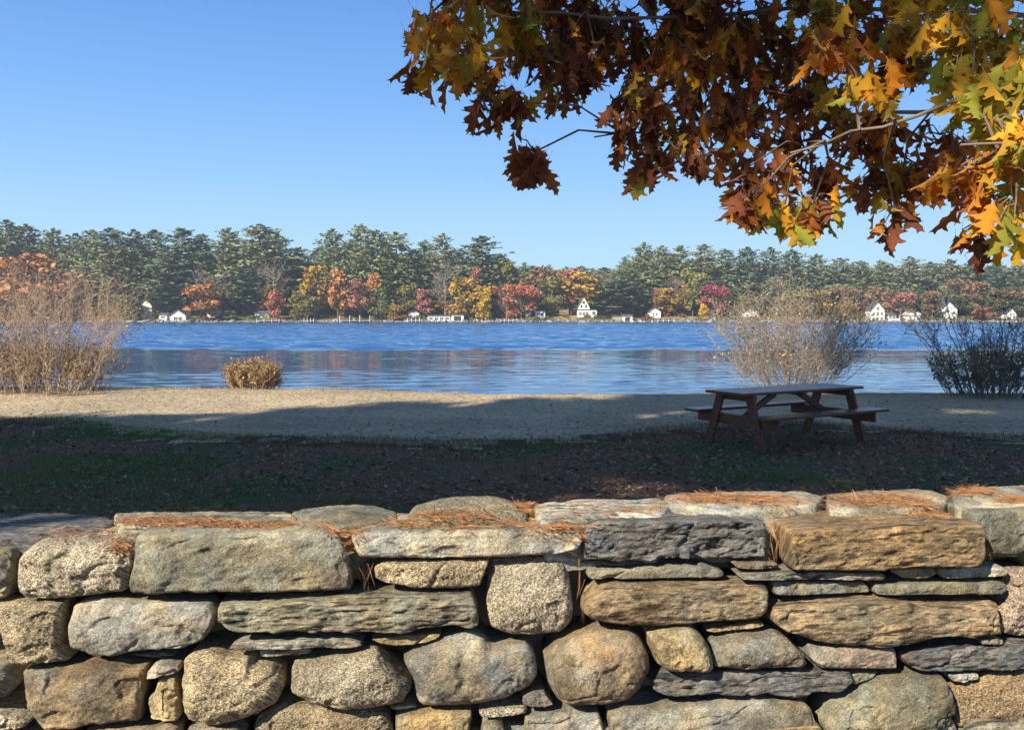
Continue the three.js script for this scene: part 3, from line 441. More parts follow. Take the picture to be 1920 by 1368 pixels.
const F = [
  [[[-60, 1034], [12, 1029], [25, 1043], [16, 1103], [6, 1124], [-60, 1124]], 'p', 'grey'],
  [[[34, 1075], [41, 1040], [69, 1014], [125, 1010], [232, 1013], [250, 1021], [258, 1040], [247, 1078], [241, 1103], [200, 1110], [125, 1120], [56, 1121], [38, 1109]], 'g', 'pale', { off: .04 }],
  [[[262, 998], [300, 994], [450, 991], [610, 989], [640, 1000], [652, 1024], [663, 1064], [660, 1100], [560, 1104], [400, 1103], [330, 1106], [252, 1107], [249, 1085], [257, 1045]], 'p', 'olive', { edge: .2, off: .05, round: .2, chisel: .4 }],
  [[[657, 999], [700, 992], [850, 990], [1060, 985], [1085, 993], [1092, 1010], [1085, 1028], [1050, 1036], [900, 1043], [700, 1043], [674, 1040], [666, 1020]], 'p', 'pale', { off: .02, edge: .4, chisel: .4 }],
  [[[1098, 985], [1125, 975], [1250, 973], [1360, 973], [1433, 975], [1436, 1010], [1430, 1040], [1380, 1046], [1300, 1048], [1200, 1053], [1095, 1049], [1091, 1020]], 't', 'slate', { rough: 2.2, off: 0, chisel: .15 }],
  [[[1465, 985], [1520, 979], [1721, 972], [1824, 975], [1828, 998], [1821, 1053], [1760, 1056], [1703, 1057], [1632, 1061], [1475, 1060], [1467, 1023]], 't', 'amber', { layered: .6, off: .07, edge: .15, chisel: .2 }],
  [[[1833, 962], [1990, 956], [1990, 1046], [1870, 1046], [1846, 1040], [1835, 1010]], 'p', 'olive', { off: -.03 }],
  [[[-10, 1128], [119, 1125], [121, 1140], [116, 1190], [113, 1207], [129, 1222], [130, 1236], [31, 1244], [19, 1231], [13, 1197], [2, 1156]], 'g', 'tan', { round: .25, off: .03 }],
  [[[132, 1162], [136, 1135], [158, 1122], [220, 1117], [390, 1127], [408, 1140], [404, 1165], [383, 1199], [345, 1211], [272, 1215], [220, 1228], [178, 1228], [134, 1208]], 'p', 'grey', { off: .03 }],
  [[[415, 1124], [535, 1119], [650, 1109], [883, 1107], [893, 1126], [898, 1167], [825, 1170], [756, 1180], [690, 1179], [460, 1181], [433, 1174], [411, 1153]], 't', 'olive', { off: .04, layered: 1.3 }],
  [[[700, 1064], [722, 1050], [913, 1046], [916, 1057], [900, 1098], [858, 1103], [790, 1102], [722, 1092], [701, 1081]], 'g', 'tan', { edge: .35, off: .01 }],
  [[[921, 1050], [1044, 1046], [1065, 1051], [1071, 1085], [1077, 1146], [1075, 1167], [1051, 1189], [959, 1191], [918, 1174], [911, 1139], [914, 1091]], 'g', 'grey', { off: .01, edge: .4, tilt: -.03 }],
  [[[1107, 1071], [1154, 1068], [1256, 1060], [1321, 1059], [1359, 1071], [1360, 1081], [1352, 1085], [1109, 1088]], 'p', 'olive', { edge: .3 }],
  [[[1090, 1057], [1130, 1055], [1212, 1057], [1208, 1063], [1100, 1065]], 't', 'slate', { off: -.05 }],
  [[[1095, 1128], [1133, 1093], [1300, 1090], [1430, 1091], [1441, 1101], [1440, 1130], [1430, 1156], [1380, 1163], [1250, 1171], [1180, 1175], [1110, 1165], [1091, 1145]], 't', 'brown', { layered: .55, edge: .5, bulge: .05 }],
  [[[1372, 1051], [1450, 1051], [1458, 1059], [1448, 1064], [1405, 1065], [1377, 1061]], 'p', 'grey'],
  [[[1378, 1072], [1420, 1069], [1560, 1066], [1650, 1071], [1652, 1081], [1640, 1084], [1450, 1084], [1385, 1081]], 't', 'grey'],
  [[[1449, 1088], [1560, 1088], [1622, 1090], [1635, 1109], [1625, 1114], [1500, 1119], [1453, 1117]], 'p', 'grey', { edge: .25 }],
  [[[1663, 1065], [1700, 1062], [1745, 1062], [1755, 1074], [1740, 1083], [1690, 1083]], 'p', 'ochre'],
  [[[1762, 1063], [1860, 1061], [1889, 1065], [1884, 1077], [1850, 1086], [1768, 1084]], 'p', 'grey', { edge: .25 }],
  [[[1636, 1092], [1700, 1089], [1820, 1091], [1882, 1089], [1888, 1104], [1870, 1112], [1750, 1114], [1640, 1113]], 'p', 'olive', { edge: .25 }],
  [[[1446, 1137], [1507, 1130], [1600, 1120], [1657, 1118], [1739, 1130], [1828, 1127], [1864, 1123], [1867, 1183], [1835, 1187], [1739, 1190], [1703, 1204], [1657, 1207], [1585, 1205], [1525, 1196], [1464, 1176], [1441, 1158]], 't', 'brown', { layered: .8, off: .05, edge: .4 }],
  [[[1893, 1078], [1990, 1074], [1990, 1198], [1890, 1197], [1881, 1160], [1894, 1120]], 'g', 'pink', { rough: 2, off: -.02 }],
  [[[1325, 1184], [1370, 1173], [1425, 1166], [1437, 1169], [1434, 1174], [1380, 1183], [1340, 1189]], 'p', 'ochre', { off: -.02 }],
  [[[42, 1256], [63, 1245], [213, 1241], [241, 1248], [275, 1248], [271, 1272], [268, 1316], [263, 1349], [175, 1352], [147, 1361], [84, 1371], [72, 1356], [52, 1322], [47, 1284]], 'p', 'brown', { edge: .25, off: .03, round: .25 }],
  [[[-60, 1247], [5, 1248], [22, 1262], [25, 1285], [15, 1303], [-60, 1314]], 'b', 'tan'],
  [[[-60, 1326], [30, 1333], [62, 1346], [50, 1357], [-60, 1372]], 'g', 'pale'],
  [[[280, 1251], [300, 1239], [340, 1240], [343, 1251], [325, 1259], [277, 1269]], 'p', 'grey', { edge: .2 }],
  [[[296, 1269], [333, 1264], [336, 1346], [330, 1353], [282, 1350], [275, 1330], [276, 1306], [291, 1298]], 'p', 'ochre', { edge: .2, round: .15 }],
  [[[344, 1235], [360, 1220], [395, 1214], [431, 1227], [466, 1229], [477, 1242], [510, 1249], [529, 1265], [531, 1293], [517, 1320], [460, 1344], [395, 1355], [355, 1345], [344, 1320], [341, 1275]], 'b', 'tan', { mat: SM.g, off: .02 }],
  [[[432, 1210], [460, 1201], [560, 1194], [654, 1192], [683, 1204], [660, 1210], [560, 1213], [450, 1217]], 't', 'grey'],
  [[[484, 1221], [560, 1219], [585, 1222], [580, 1229], [510, 1236], [486, 1234]], 't', 'pale', { off: -.03 }],
  [[[695, 1198], [756, 1188], [828, 1187], [800, 1205], [739, 1212], [710, 1206]], 'p', 'ochre', { off: -.01 }],
  [[[548, 1246], [654, 1226], [688, 1212], [708, 1215], [729, 1239], [769, 1276], [772, 1290], [756, 1316], [688, 1325], [599, 1316], [545, 1297], [544, 1278]], 'g', 'grey', { bulge: .07, edge: .7, round: .3, off: .03 }],
  [[[754, 1238], [775, 1216], [808, 1204], [850, 1187], [885, 1184], [905, 1192], [920, 1208], [989, 1208], [1005, 1230], [1009, 1265], [993, 1290], [948, 1315], [880, 1325], [790, 1323], [776, 1300], [774, 1276]], 'b', 'grey', { edge: .7, off: -.01 }],
  [[[1022, 1240], [1040, 1210], [1075, 1190], [1130, 1183], [1185, 1185], [1208, 1205], [1221, 1235], [1221, 1258], [1208, 1290], [1180, 1315], [1130, 1325], [1070, 1328], [1045, 1315], [1028, 1285]], 'b', 'brown', { bulge: .11 }],
  [[[1213, 1186], [1242, 1175], [1290, 1172], [1314, 1187], [1328, 1208], [1333, 1242], [1321, 1255], [1256, 1255], [1229, 1239], [1220, 1212]], 'b', 'ochre', { edge: .6 }],
  [[[1338, 1200], [1400, 1188], [1453, 1184], [1478, 1194], [1503, 1222], [1511, 1240], [1500, 1250], [1400, 1253], [1342, 1251], [1334, 1230]], 'b', 'grey', { bulge: .06 }],
  [[[1514, 1206], [1578, 1208], [1676, 1212], [1681, 1225], [1680, 1253], [1560, 1255], [1532, 1247], [1516, 1230]], 'p', 'pink', { edge: .6 }],
  [[[1688, 1226], [1760, 1214], [1820, 1208], [1990, 1203], [1990, 1254], [1800, 1257], [1740, 1257], [1702, 1249]], 't', 'slate', { rough: 1.6 }],
  [[[1834, 1195], [1870, 1191], [1879, 1198], [1875, 1205], [1838, 1206]], 'p', 'pink'], [[[1738, 1194], [1800, 1192], [1826, 1195], [1820, 1201], [1742, 1203]], 't', 'slate', { off: -.05 }], [[[1690, 1212], [1727, 1204], [1733, 1209], [1700, 1219]], 'p', 'grey', { off: -.04 }],
  [[[1215, 1275], [1245, 1262], [1320, 1259], [1440, 1257], [1597, 1259], [1600, 1277], [1580, 1298], [1530, 1299], [1510, 1307], [1380, 1306], [1256, 1307], [1225, 1295]], 't', 'slate', { off: -.02 }],
  [[[1140, 1335], [1171, 1321], [1222, 1327], [1325, 1322], [1420, 1316], [1507, 1317], [1530, 1335], [1538, 1368], [1525, 1420], [1160, 1425], [1145, 1390]], 'p', 'grey', { edge: .3 }],
  [[[1548, 1362], [1570, 1325], [1614, 1299], [1657, 1270], [1720, 1263], [1768, 1266], [1784, 1285], [1793, 1330], [1780, 1358], [1745, 1376], [1640, 1392], [1560, 1390]], 'b', 'olive', { bulge: .09 }],
  [[[1795, 1292], [1840, 1285], [1860, 1267], [1990, 1264], [1990, 1376], [1810, 1374], [1799, 1350]], 'g', 'brown', { off: -.02 }],
  [[[1781, 1265], [1838, 1263], [1838, 1274], [1810, 1282], [1789, 1280]], 'p', 'grey', { off: -.02 }], [[[1604, 1266], [1656, 1264], [1640, 1278], [1612, 1294], [1605, 1288]], 'p', 'olive', { off: -.05 }],
  [[[980, 1305], [1000, 1295], [1022, 1298], [1040, 1322], [1020, 1328], [980, 1324]], 'p', 'grey', { off: -.02 }], [[[897, 1338], [930, 1329], [985, 1330], [993, 1336], [960, 1345], [905, 1349]], 'g', 'pale', { off: -.02 }],
  [[[985, 1347], [1050, 1336], [1125, 1342], [1135, 1368], [1130, 1412], [990, 1412]], 'p', 'grey'], [[[905, 1358], [930, 1353], [946, 1362], [950, 1412], [898, 1412]], 'p', 'olive'],
  [[[469, 1368], [480, 1347], [510, 1329], [541, 1321], [620, 1329], [700, 1334], [728, 1347], [736, 1412], [478, 1412]], 'g', 'tan', { edge: .4 }], [[[740, 1345], [782, 1336], [885, 1336], [882, 1368], [876, 1412], [746, 1412]], 'p', 'ochre', { edge: .25 }],
  [[[350, 1366], [440, 1359], [456, 1372], [450, 1412], [348, 1412]], 'g', 'grey'], [[[728, 1330], [770, 1326], [782, 1331], [742, 1337]], 'p', 'grey', { off: -.03 }], [[[150, 1376], [200, 1363], [310, 1359], [335, 1367], [330, 1412], [150, 1412]], 'p', 'brown'], [[[-60, 1384], [60, 1374], [132, 1384], [130, 1418], [-60, 1418]], 'g', 'grey'],
  [[[232, 1234], [290, 1227], [328, 1227], [326, 1233], [270, 1238]], 't', 'slate', { off: -.04 }], [[[430, 1184], [480, 1185], [520, 1188], [470, 1194], [432, 1193]], 't', 'slate', { off: -.05 }], [[[600, 1378], [590, 1392], [588, 1380]], 'p', 'grey', { off: -.1 }],
  [[[670, 1068], [694, 1064], [697, 1100], [672, 1102]], 't', 'brown', { off: -.10 }]];
F.forEach(([p, k, t, o]) => p.length > 3 && faceStone(p, k, t, o));
// the hidden foot of the wall, and its ends outside the view
const wallBlock = (a0, a1, b0, b1, kind, tone, o) => { const g = .012, w = a1 - a0, h = b1 - b0, r = rng(++stoneSeed), j = () => (r() - .5) * .025; const poly = [[a0 + g, b0 + h * .5], [a0 + g + .03 + j(), b1 - g], [a0 + w * .5, b1 - g + j() * .5], [a1 - g - .03 + j(), b1 - g], [a1 - g, b0 + h * .5 + j()], [a1 - g - .03, b0 + g], [a0 + w * .5, b0 + g + j() * .5], [a0 + g + .03, b0 + g]]; mesh('stone', stoneGeo(poly, { bulge: .05, edge: .5, tone, seed: stoneSeed, N: 60, R: 9, round: .45, place: wallPlace((r() - .5) * .05), ...o }), SM[kind], wall); };
{
  const r = rng(313), T = Object.keys(tones), K = ['g', 's', 's', 't'];
  for (let a = -3.6; a < 3.5;) { const w = .3 + .35 * r(); wallBlock(a, Math.min(a + w, 3.6), -.04, .15, K[r() * 4 | 0], T[r() * 9 | 0]); a += w; }
  for (const [s, e] of [[-3.6, -2.03], [2.08, 3.6]]) for (let b = .15; b < .9;) { const h = b > .7 ? .93 - b : .11 + .1 * r(); for (let a = s; a < e - .1;) { let w = Math.min(.25 + .4 * r(), e - a); if (e - a - w < .15) w = e - a; wallBlock(a, a + w, b, b + h, K[r() * 4 | 0], T[r() * 9 | 0]); a += w; } b += h; }
}
// rear cap stones, seen from above; outline given where they lie on a level
function capStone(pts, y, kind, tone, o = {}) {
  const poly = pts.map(([u, v]) => { const p = onLevel(u, v, y).sub(WO); return [p.dot(WA), p.dot(WN)]; });
  mesh('stone', stoneGeo(poly, { bulge: o.bulge ?? .016, edge: .13, depth: .2, chisel: .08, tone, seed: ++stoneSeed, N: 110, R: 20, round: .4, layered: kind === 't' ? .25 : 0, rough: .5, place: (a, b, n) => V(WA.x * a + WN.x * b, y + n, WA.z * a + WN.z * b), ...o }), SM[kind], wall);
}
capStone([[-80, 967], [120, 965], [205, 972], [215, 984], [190, 1000], [90, 1008], [-80, 1012]], .925, 't', 'slate');
capStone([[215, 968], [380, 962], [540, 966], [560, 976], [540, 986], [330, 990], [225, 992]], .945, 't', 'olive');
capStone([[545, 962], [600, 952], [700, 950], [745, 962], [745, 978], [640, 990], [560, 986]], .945, 's', 'olive');
capStone([[762, 970], [775, 952], [850, 938], [940, 938], [985, 954], [990, 974], [900, 984], [780, 986]], .955, 'g', 'olive', { bulge: .035, edge: .5 });
capStone([[1000, 948], [1100, 940], [1235, 936], [1262, 950], [1240, 970], [1120, 972], [1015, 980]], .965, 't', 'pale', { layered: .2 });
capStone([[1245, 932], [1350, 926], [1500, 922], [1545, 934], [1530, 950], [1400, 962], [1262, 964]], .965, 's', 'pale');
capStone([[1550, 930], [1640, 922], [1740, 920], [1780, 934], [1770, 952], [1660, 960], [1556, 958]], .965, 's', 'tan');
capStone([[1785, 926], [1850, 914], [1980, 912], [1990, 948], [1900, 956], [1792, 952]], .97, 's', 'tan');
{ // far sides of the wall, out of the camera's view, and the rubble inside
  const r = rng(717);
  for (let a = -3.6; a < 3.5;) { const w = .35 + .35 * r(); if (a + w < -2.15 || a > 2.3) { const poly = [[a, -.55], [a + w - .02, -.55], [a + w - .02, -.27], [a, -.27]]; mesh('stone', stoneGeo(poly, { bulge: .03, edge: .4, depth: .2, tone: 'grey', seed: ++stoneSeed, N: 60, R: 9, round: .4, place: (p, b, n) => V(WA.x * p + WN.x * b, .93 + n, WA.z * p + WN.z * b) }), SM.s, wall); } a += w; }
  for (let b = -.04; b < .74; b += .195) for (let a = -3.6; a < 3.5;) { const w = .35 + .4 * r(); const poly = [[a, b], [a + w - .02, b], [a + w - .02, b + .18], [a, b + .18]]; mesh('stone', stoneGeo(poly, { bulge: .04, edge: .5, depth: .16, tone: 'grey', seed: ++stoneSeed, N: 40, R: 6, round: .4, place: (p, c, n) => V(WA.x * p - WN.x * (n + .48), c, WA.z * p - WN.z * (n + .48)) }), SM.s, wall); a += w; }
  const core = box(7.1, .86, .22, 0, .41, 0); core.rotateY(Math.atan(.072)); core.translate(-WN.x * .33, 0, -WN.z * .33); mesh('rubble_core', core, new THREE.MeshStandardMaterial({ color: lin(.26, .22, .16), roughness: 1 }), wall);
}
console.log('wall');

// ---------------------------------------------------------------- pine needles on and in the wall
{
  wall.updateMatrixWorld(true);
  const stones = wall.children.filter(c => c.name === 'stone'), ray = new THREE.Raycaster(), r = rng(919), mats = [], q = new THREE.Quaternion(), m = new THREE.Matrix4();
  for (const s of stones) s.geometry.computeBoundingBox();
  const fine = (o, d) => { ray.set(o, d); const near = stones.filter(s => { const b = s.geometry.boundingBox, p = WO; return d.y < -.9 ? o.x > b.min.x + p.x && o.x < b.max.x + p.x && o.z > b.min.z + p.z && o.z < b.max.z + p.z : true; }); const h = ray.intersectObjects(near, false); return h[0]; };
  const patches = [[300, 973, 120, 9, 240], [440, 979, 170, 8, 340], [228, 998, 30, 8, 160], [840, 975, 165, 9, 420], [984, 954, 22, 12, 240], [1060, 980, 70, 6, 240], [1340, 940, 120, 12, 300], [1430, 944, 90, 12, 200], [1640, 944, 120, 15, 330], [1740, 955, 40, 7, 150], [1820, 930, 50, 10, 220], [1900, 944, 40, 6, 120], [18, 1016, 24, 8, 120], [640, 985, 60, 7, 160], [130, 985, 90, 12, 60], [1150, 960, 140, 14, 60]];
  for (const [u, v, ru, rv, n] of patches) for (let i = 0; i < n * .68; i++) {
    const an = r() * 6.283, rad = Math.sqrt(-Math.log(1 - r() * .93)) * .62, p = onLevel(u + Math.cos(an) * rad * ru, v + Math.sin(an) * rad * rv, .97), h = fine(V(p.x, 1.5, p.z), V(0, -1, 0));
    if (!h || h.point.y < .86) continue;
    const dir = V(r() - .5, (r() - .4) * .2, r() - .5).normalize();
    mats.push([h.point.add(V(0, .003 + .012 * r() * r(), 0)), dir, .7 + .6 * r()]);
  }
  const hang = [[1446, 1020, 12, 30, 15], [1842, 1024, 18, 26, 20], [1086, 1105, 9, 60, 5], [684, 1080, 12, 18, 6]];
  for (const [u, v, ru, rv, n] of hang) for (let i = 0; i < n; i++) {
    const [a, b] = onWall(u + (r() - .5) * 2 * ru, v + (r() - .5) * 2 * rv), p = WO.clone().addScaledVector(WA, a).add(V(0, b, 0)).addScaledVector(WN, -.05 + .06 * r());
    mats.push([p, V((r() - .5) * 1.1, -1, .4 * r()).normalize(), .6 + .7 * r()]);
  }
  const pos = []; for (const s of [-1, 0, 1]) { const a = V(-.045, 0, 0), b = V(.05, s * .004, s * .012), w = .0007; pos.push(a.x, a.y + w, a.z, a.x, a.y - w, a.z, b.x, b.y, b.z, a.x, a.y, a.z - w, a.x, a.y, a.z + w, b.x, b.y, b.z); }
  const im = shadowed(new THREE.InstancedMesh(geom(pos), new THREE.MeshStandardMaterial({ color: lin(1, 1, 1), roughness: .7, side: THREE.DoubleSide }), mats.length));
  mats.forEach(([p, d, s], i) => { m.compose(p, q.setFromUnitVectors(V(1, 0, 0), d), V(s, s * 1.15, s * 1.15)); im.setMatrixAt(i, m); const k = .7 + .6 * r(); im.setColorAt(i, lin(.47 * k, .245 * k, .11 * k)); });
  im.name = 'pine_needles'; im.userData = { kind: 'stuff', label: 'dry orange pine needles scattered on the stone wall and caught in its joints', category: 'pine needles' }; scene.add(im);
}
console.log('needles');

// ---------------------------------------------------------------- picnic table
{
  const stain = texture(256, (u, v) => { const k = .6 + .5 * (tnoise(u, v, 3, 81, 60) * .6 + tnoise(u, v, 10, 82, 120) * .4); return [k, k * .97, k * .95]; }, 1);
  const red = new THREE.MeshStandardMaterial({ color: lin(.26, .095, .055), map: stain, roughness: .75 }), dark = new THREE.MeshStandardMaterial({ color: lin(.18, .09, .06), map: stain, roughness: .3 });
  const near = onLevel(1377, 834, 0), g = thing('picnic_table', 'dark red wooden picnic table standing in the shade by the beach', 'table', V(near.x, groundY(near.x, -near.z) - .01, near.z));
  g.rotation.y = 30 * Math.PI / 180;          // local +x runs from the near end away to the right, local z across
  const L = 2.4, x0 = -.21, mid = x0 + L / 2, F0 = 0, F1 = 1.98;
  const plank = new RoundedBoxGeometry(L, .038, .135, 2, .006);
  for (let i = 0; i < 5; i++) { const p = mesh('tabletop_plank', plank, dark, g); p.position.set(mid + (i % 2) * .006, .745, -.29 + i * .145); }
  for (const s of [-1, 1]) for (let k = 0; k < 2; k++) { const p = mesh('bench_plank', plank, dark, g); p.position.set(mid + k * .005, .455, s * (.57 + k * .145)); }
  for (const fx of [F0, F1]) {
    mesh('bench_support', box(.038, .14, 1.50, fx + (fx ? -.04 : .04), .365, 0, 0, .005), red, g);
    mesh('top_support', box(.038, .09, .68, fx + (fx ? -.04 : .04), .68, 0, 0, .005), red, g);
    for (const s of [-1, 1]) {
      const leg = box(.04, .78, .135, 0, 0, 0, 0, .005); leg.rotateX(-s * .31); leg.translate(fx, .355, s * .385); mesh('leg', leg, red, g);
    }
    const e = fx ? -1 : 1, br = box(.78, .085, .038, 0, 0, 0, 0, .005); br.rotateZ(e * .48); br.translate(fx + e * .42, .52, 0); mesh('brace', br, dark, g);
  }
  mesh('centre_cleat', box(.085, .04, .66, mid, .705, 0, 0, .005), red, g);
}

// ---------------------------------------------------------------- bushes at the waterline
function bush(name, label, u, base, top, wpx, d, o) {
  const b = spot(u, base, d), H = (base - top) / FPX * d, W = wpx / FPX * d / 2, gy = groundY(b.x, d), g = thing(name, label, 'bush', V(b.x, gy - .03, -d)), r = rng(o.seed), stems = [], leaves = [], q = new THREE.Quaternion();
  for (let i = 0; i < o.stems; i++) {
    const an = r() * 6.283, out = Math.sqrt(r()), L = H * (1.02 - .34 * out * out) * (.45 + .57 * Math.sqrt(r())), bx = Math.cos(an) * W * (o.foot ?? .22) * out, bz = Math.sin(an) * W * (o.foot ?? .22) * out * .7;
    const tip = V(Math.cos(an) * W * out * 1.02, L, Math.sin(an) * W * out * .8), bend = V(bx + (tip.x - bx) * .48, L * .5, bz + (tip.z - bz) * .48);
    const at = t => V(bx, 0, bz).multiplyScalar((1 - t) * (1 - t)).addScaledVector(bend, 2 * t * (1 - t)).addScaledVector(tip, t * t);
    const pts = [0, .25, .5, .75, 1].map(at); pts.slice(1, 4).forEach(p => { p.x += (r() - .5) * .16; p.z += (r() - .5) * .16; });
    stems.push([pts, [.013, .011, .008, .006, .003].map(x => x * o.thick)]);
    for (let k = 0; k < o.side; k++) {
      const t = .18 + .8 * r(), s = at(t), dir = V(r() - .5 + tip.x / W * .3, .1 + .5 * r(), r() - .5).normalize(), l = H * (.10 + .15 * r()), e = s.clone().addScaledVector(dir, l).add(V(0, l * .2, 0)), md = s.clone().addScaledVector(dir, l * .55);
      stems.push([[s, md, e], [.006, .0045, .002].map(x => x * o.thick)]);
      for (let c = 0; c < 4; c++) { const f = .3 + .6 * r(), s2 = s.clone().lerp(e, f), d2 = V(r() - .5, .05 + .5 * r(), r() - .5).normalize(); stems.push([[s2, s2.clone().addScaledVector(d2, l * .5)], [.0035 * o.thick, .0015 * o.thick]]); if (r() < o.leaf) leaves.push(s2.clone().addScaledVector(d2, l * .5)); }
      if (r() < o.leaf) leaves.push(e); if (r() < o.leaf * .6) leaves.push(md);
    }
  }
  mesh('branches', rodGeo(stems, 3), o.bark, g);
  const lg = geom([-.5, 0, 0, 0, .32, .06, .55, 0, 0, 0, -.32, .06], [0, 1, 2, 0, 2, 3]), im = shadowed(new THREE.InstancedMesh(lg, new THREE.MeshStandardMaterial({ color: lin(1, 1, 1), roughness: .8, side: THREE.DoubleSide }), leaves.length)), m = new THREE.Matrix4();
  leaves.forEach((p, i) => { const s = o.leafSize * (.6 + .8 * r()); m.compose(p, q.setFromEuler(new THREE.Euler(r() * 6, r() * 6, r() * 6)), V(s, s, s)); im.setMatrixAt(i, m); const c = o.hues[r() * o.hues.length | 0], k = .7 + .6 * r(); im.setColorAt(i, lin(c[0] * k, c[1] * k, c[2] * k)); });
  im.name = 'leaves'; im.userData.kind = 'stuff'; g.add(im); return g;
}
const twigTan = new THREE.MeshStandardMaterial({ color: lin(.42, .31, .23), roughness: 1 }), twigGrey = new THREE.MeshStandardMaterial({ color: lin(.33, .27, .22), roughness: 1 }), twigDark = new THREE.MeshStandardMaterial({ color: lin(.24, .19, .155), roughness: 1 });
bush('bare_bush', 'tall leafless tan bush at the left shore', 112, 730, 492, 330, 19.9, { seed: 1, foot: .5, stems: 90, side: 11, thick: .65, leaf: .5, leafSize: .05, bark: twigTan, hues: [[.34, .22, .12], [.26, .16, .09], [.40, .30, .14]] });
bush('bare_bush', 'brown twiggy bush cut off by the left picture edge', -60, 730, 560, 240, 19.6, { seed: 2, foot: .5, stems: 60, side: 11, thick: 1, leaf: .5, leafSize: .055, bark: twigTan, hues: [[.30, .18, .09], [.22, .13, .07], [.36, .26, .12]] });
bush('low_bush', 'low brown undergrowth at the foot of the left bush', 70, 730, 628, 330, 19.4, { seed: 8, foot: .75, stems: 90, side: 10, thick: .9, leaf: .8, leafSize: .055, bark: twigTan, hues: [[.26, .15, .08], [.16, .10, .06], [.30, .24, .10]] });
bush('round_bush', 'small rounded yellow brown bush alone at the water', 476, 733, 672, 104, 20.2, { seed: 3, foot: .85, stems: 150, side: 9, thick: .8, leaf: 1, leafSize: .05, bark: twigTan, hues: [[.46, .31, .09], [.32, .19, .08], [.40, .26, .12]] });
bush('leafy_bush', 'wide twiggy bush with small leaves behind the picnic table', 1480, 734, 520, 345, 20.0, { seed: 4, foot: .35, stems: 100, side: 12, thick: .75, leaf: .62, leafSize: .055, bark: twigGrey, hues: [[.34, .25, .12], [.24, .18, .09], [.40, .30, .13]] });
bush('dark_bush', 'dark open branched bush at the right picture edge', 1866, 745, 520, 340, 18.8, { seed: 5, foot: .4, stems: 36, side: 10, thick: 1.2, leaf: .45, leafSize: .06, bark: twigDark, hues: [[.22, .17, .09], [.27, .20, .10], [.18, .15, .08]] });
bush('low_bush', 'low dark leafy growth at the foot of the right bush', 1850, 745, 648, 230, 18.5, { seed: 6, foot: .7, stems: 60, side: 10, thick: 1, leaf: .9, leafSize: .06, bark: twigDark, hues: [[.20, .16, .09], [.25, .19, .10]] });
console.log('bushes');

// ---------------------------------------------------------------- oak: lobed leaf, limbs, twigs
function oakLeaf(seed) {
  const r = rng(seed), prof = [[0, .006], [.10, .03], [.17, .20], [.21, .27], [.235, .16], [.30, .14], [.37, .34], [.42, .47], [.445, .41], [.47, .44], [.495, .22], [.56, .17], [.63, .34], [.69, .43], [.71, .37], [.735, .37], [.755, .19], [.81, .14], [.87, .17], [.91, .20], [.925, .08], [.96, .05], [1, .004]];
  const pos = [], col = [], idx = [], wv = [r(), r(), r()], curl = .20 + .55 * r(), droop = .05 + .45 * r();
  prof.forEach(([t, w], i) => {
    for (const s of [-1, 0, 1]) {
      const ww = w * (1 + .25 * Math.sin(i * 2.1 + wv[0] * 6 + s)), tt = t + (s ? .06 * (ww > .2 ? 1 : 0) : 0), x = s * ww * .72;
      pos.push(x, -tt, -droop * tt * tt + curl * Math.abs(x) * (.6 + .8 * wv[1]) + .04 * Math.sin(tt * 14 + wv[2] * 6) * Math.abs(x) * 3);
      const k = s === 0 ? 1.12 : .92 + .1 * Math.sin(i * 1.3 + seed); col.push(k, k * (s ? 1 : 1.04), k);
    }
    if (i) { const a = (i - 1) * 3, b = i * 3; for (const c of [0, 1]) idx.push(a + c, a + c + 1, b + c, a + c + 1, b + c + 1, b + c); }
  });
  pos.push(-.006, .22, .03, .006, .22, .03); col.push(.8, .7, .6, .8, .7, .6); const p = pos.length / 3; idx.push(0, p - 2, p - 1, 0, p - 1, 2);   // the stalk
  return geom(pos, idx, null, col);
}
const oakGeos = [1, 2, 3, 4].map(oakLeaf);
const oakHue = { gold: [.70, .38, .025], amber: [.64, .25, .02], orange: [.60, .165, .018], green: [.30, .29, .035], olive: [.40, .27, .03], rust: [.36, .105, .022], brown: [.20, .062, .026] };
const oakMat = c => new THREE.MeshPhysicalMaterial({ color: c, roughness: .8, specularIntensity: .35, transmission: .42, thickness: 0, vertexColors: true, side: THREE.DoubleSide });
const oakMats = Object.fromEntries(Object.entries(oakHue).map(([k, c]) => [k, [.8, 1.1].map(f => oakMat(lin(c[0] * f, c[1] * f, c[2] * f)))]));
const oak = thing('oak_tree', 'autumn oak whose leafy gold and brown branches hang into the upper right', 'tree', V(5.4, 0, -4.4));
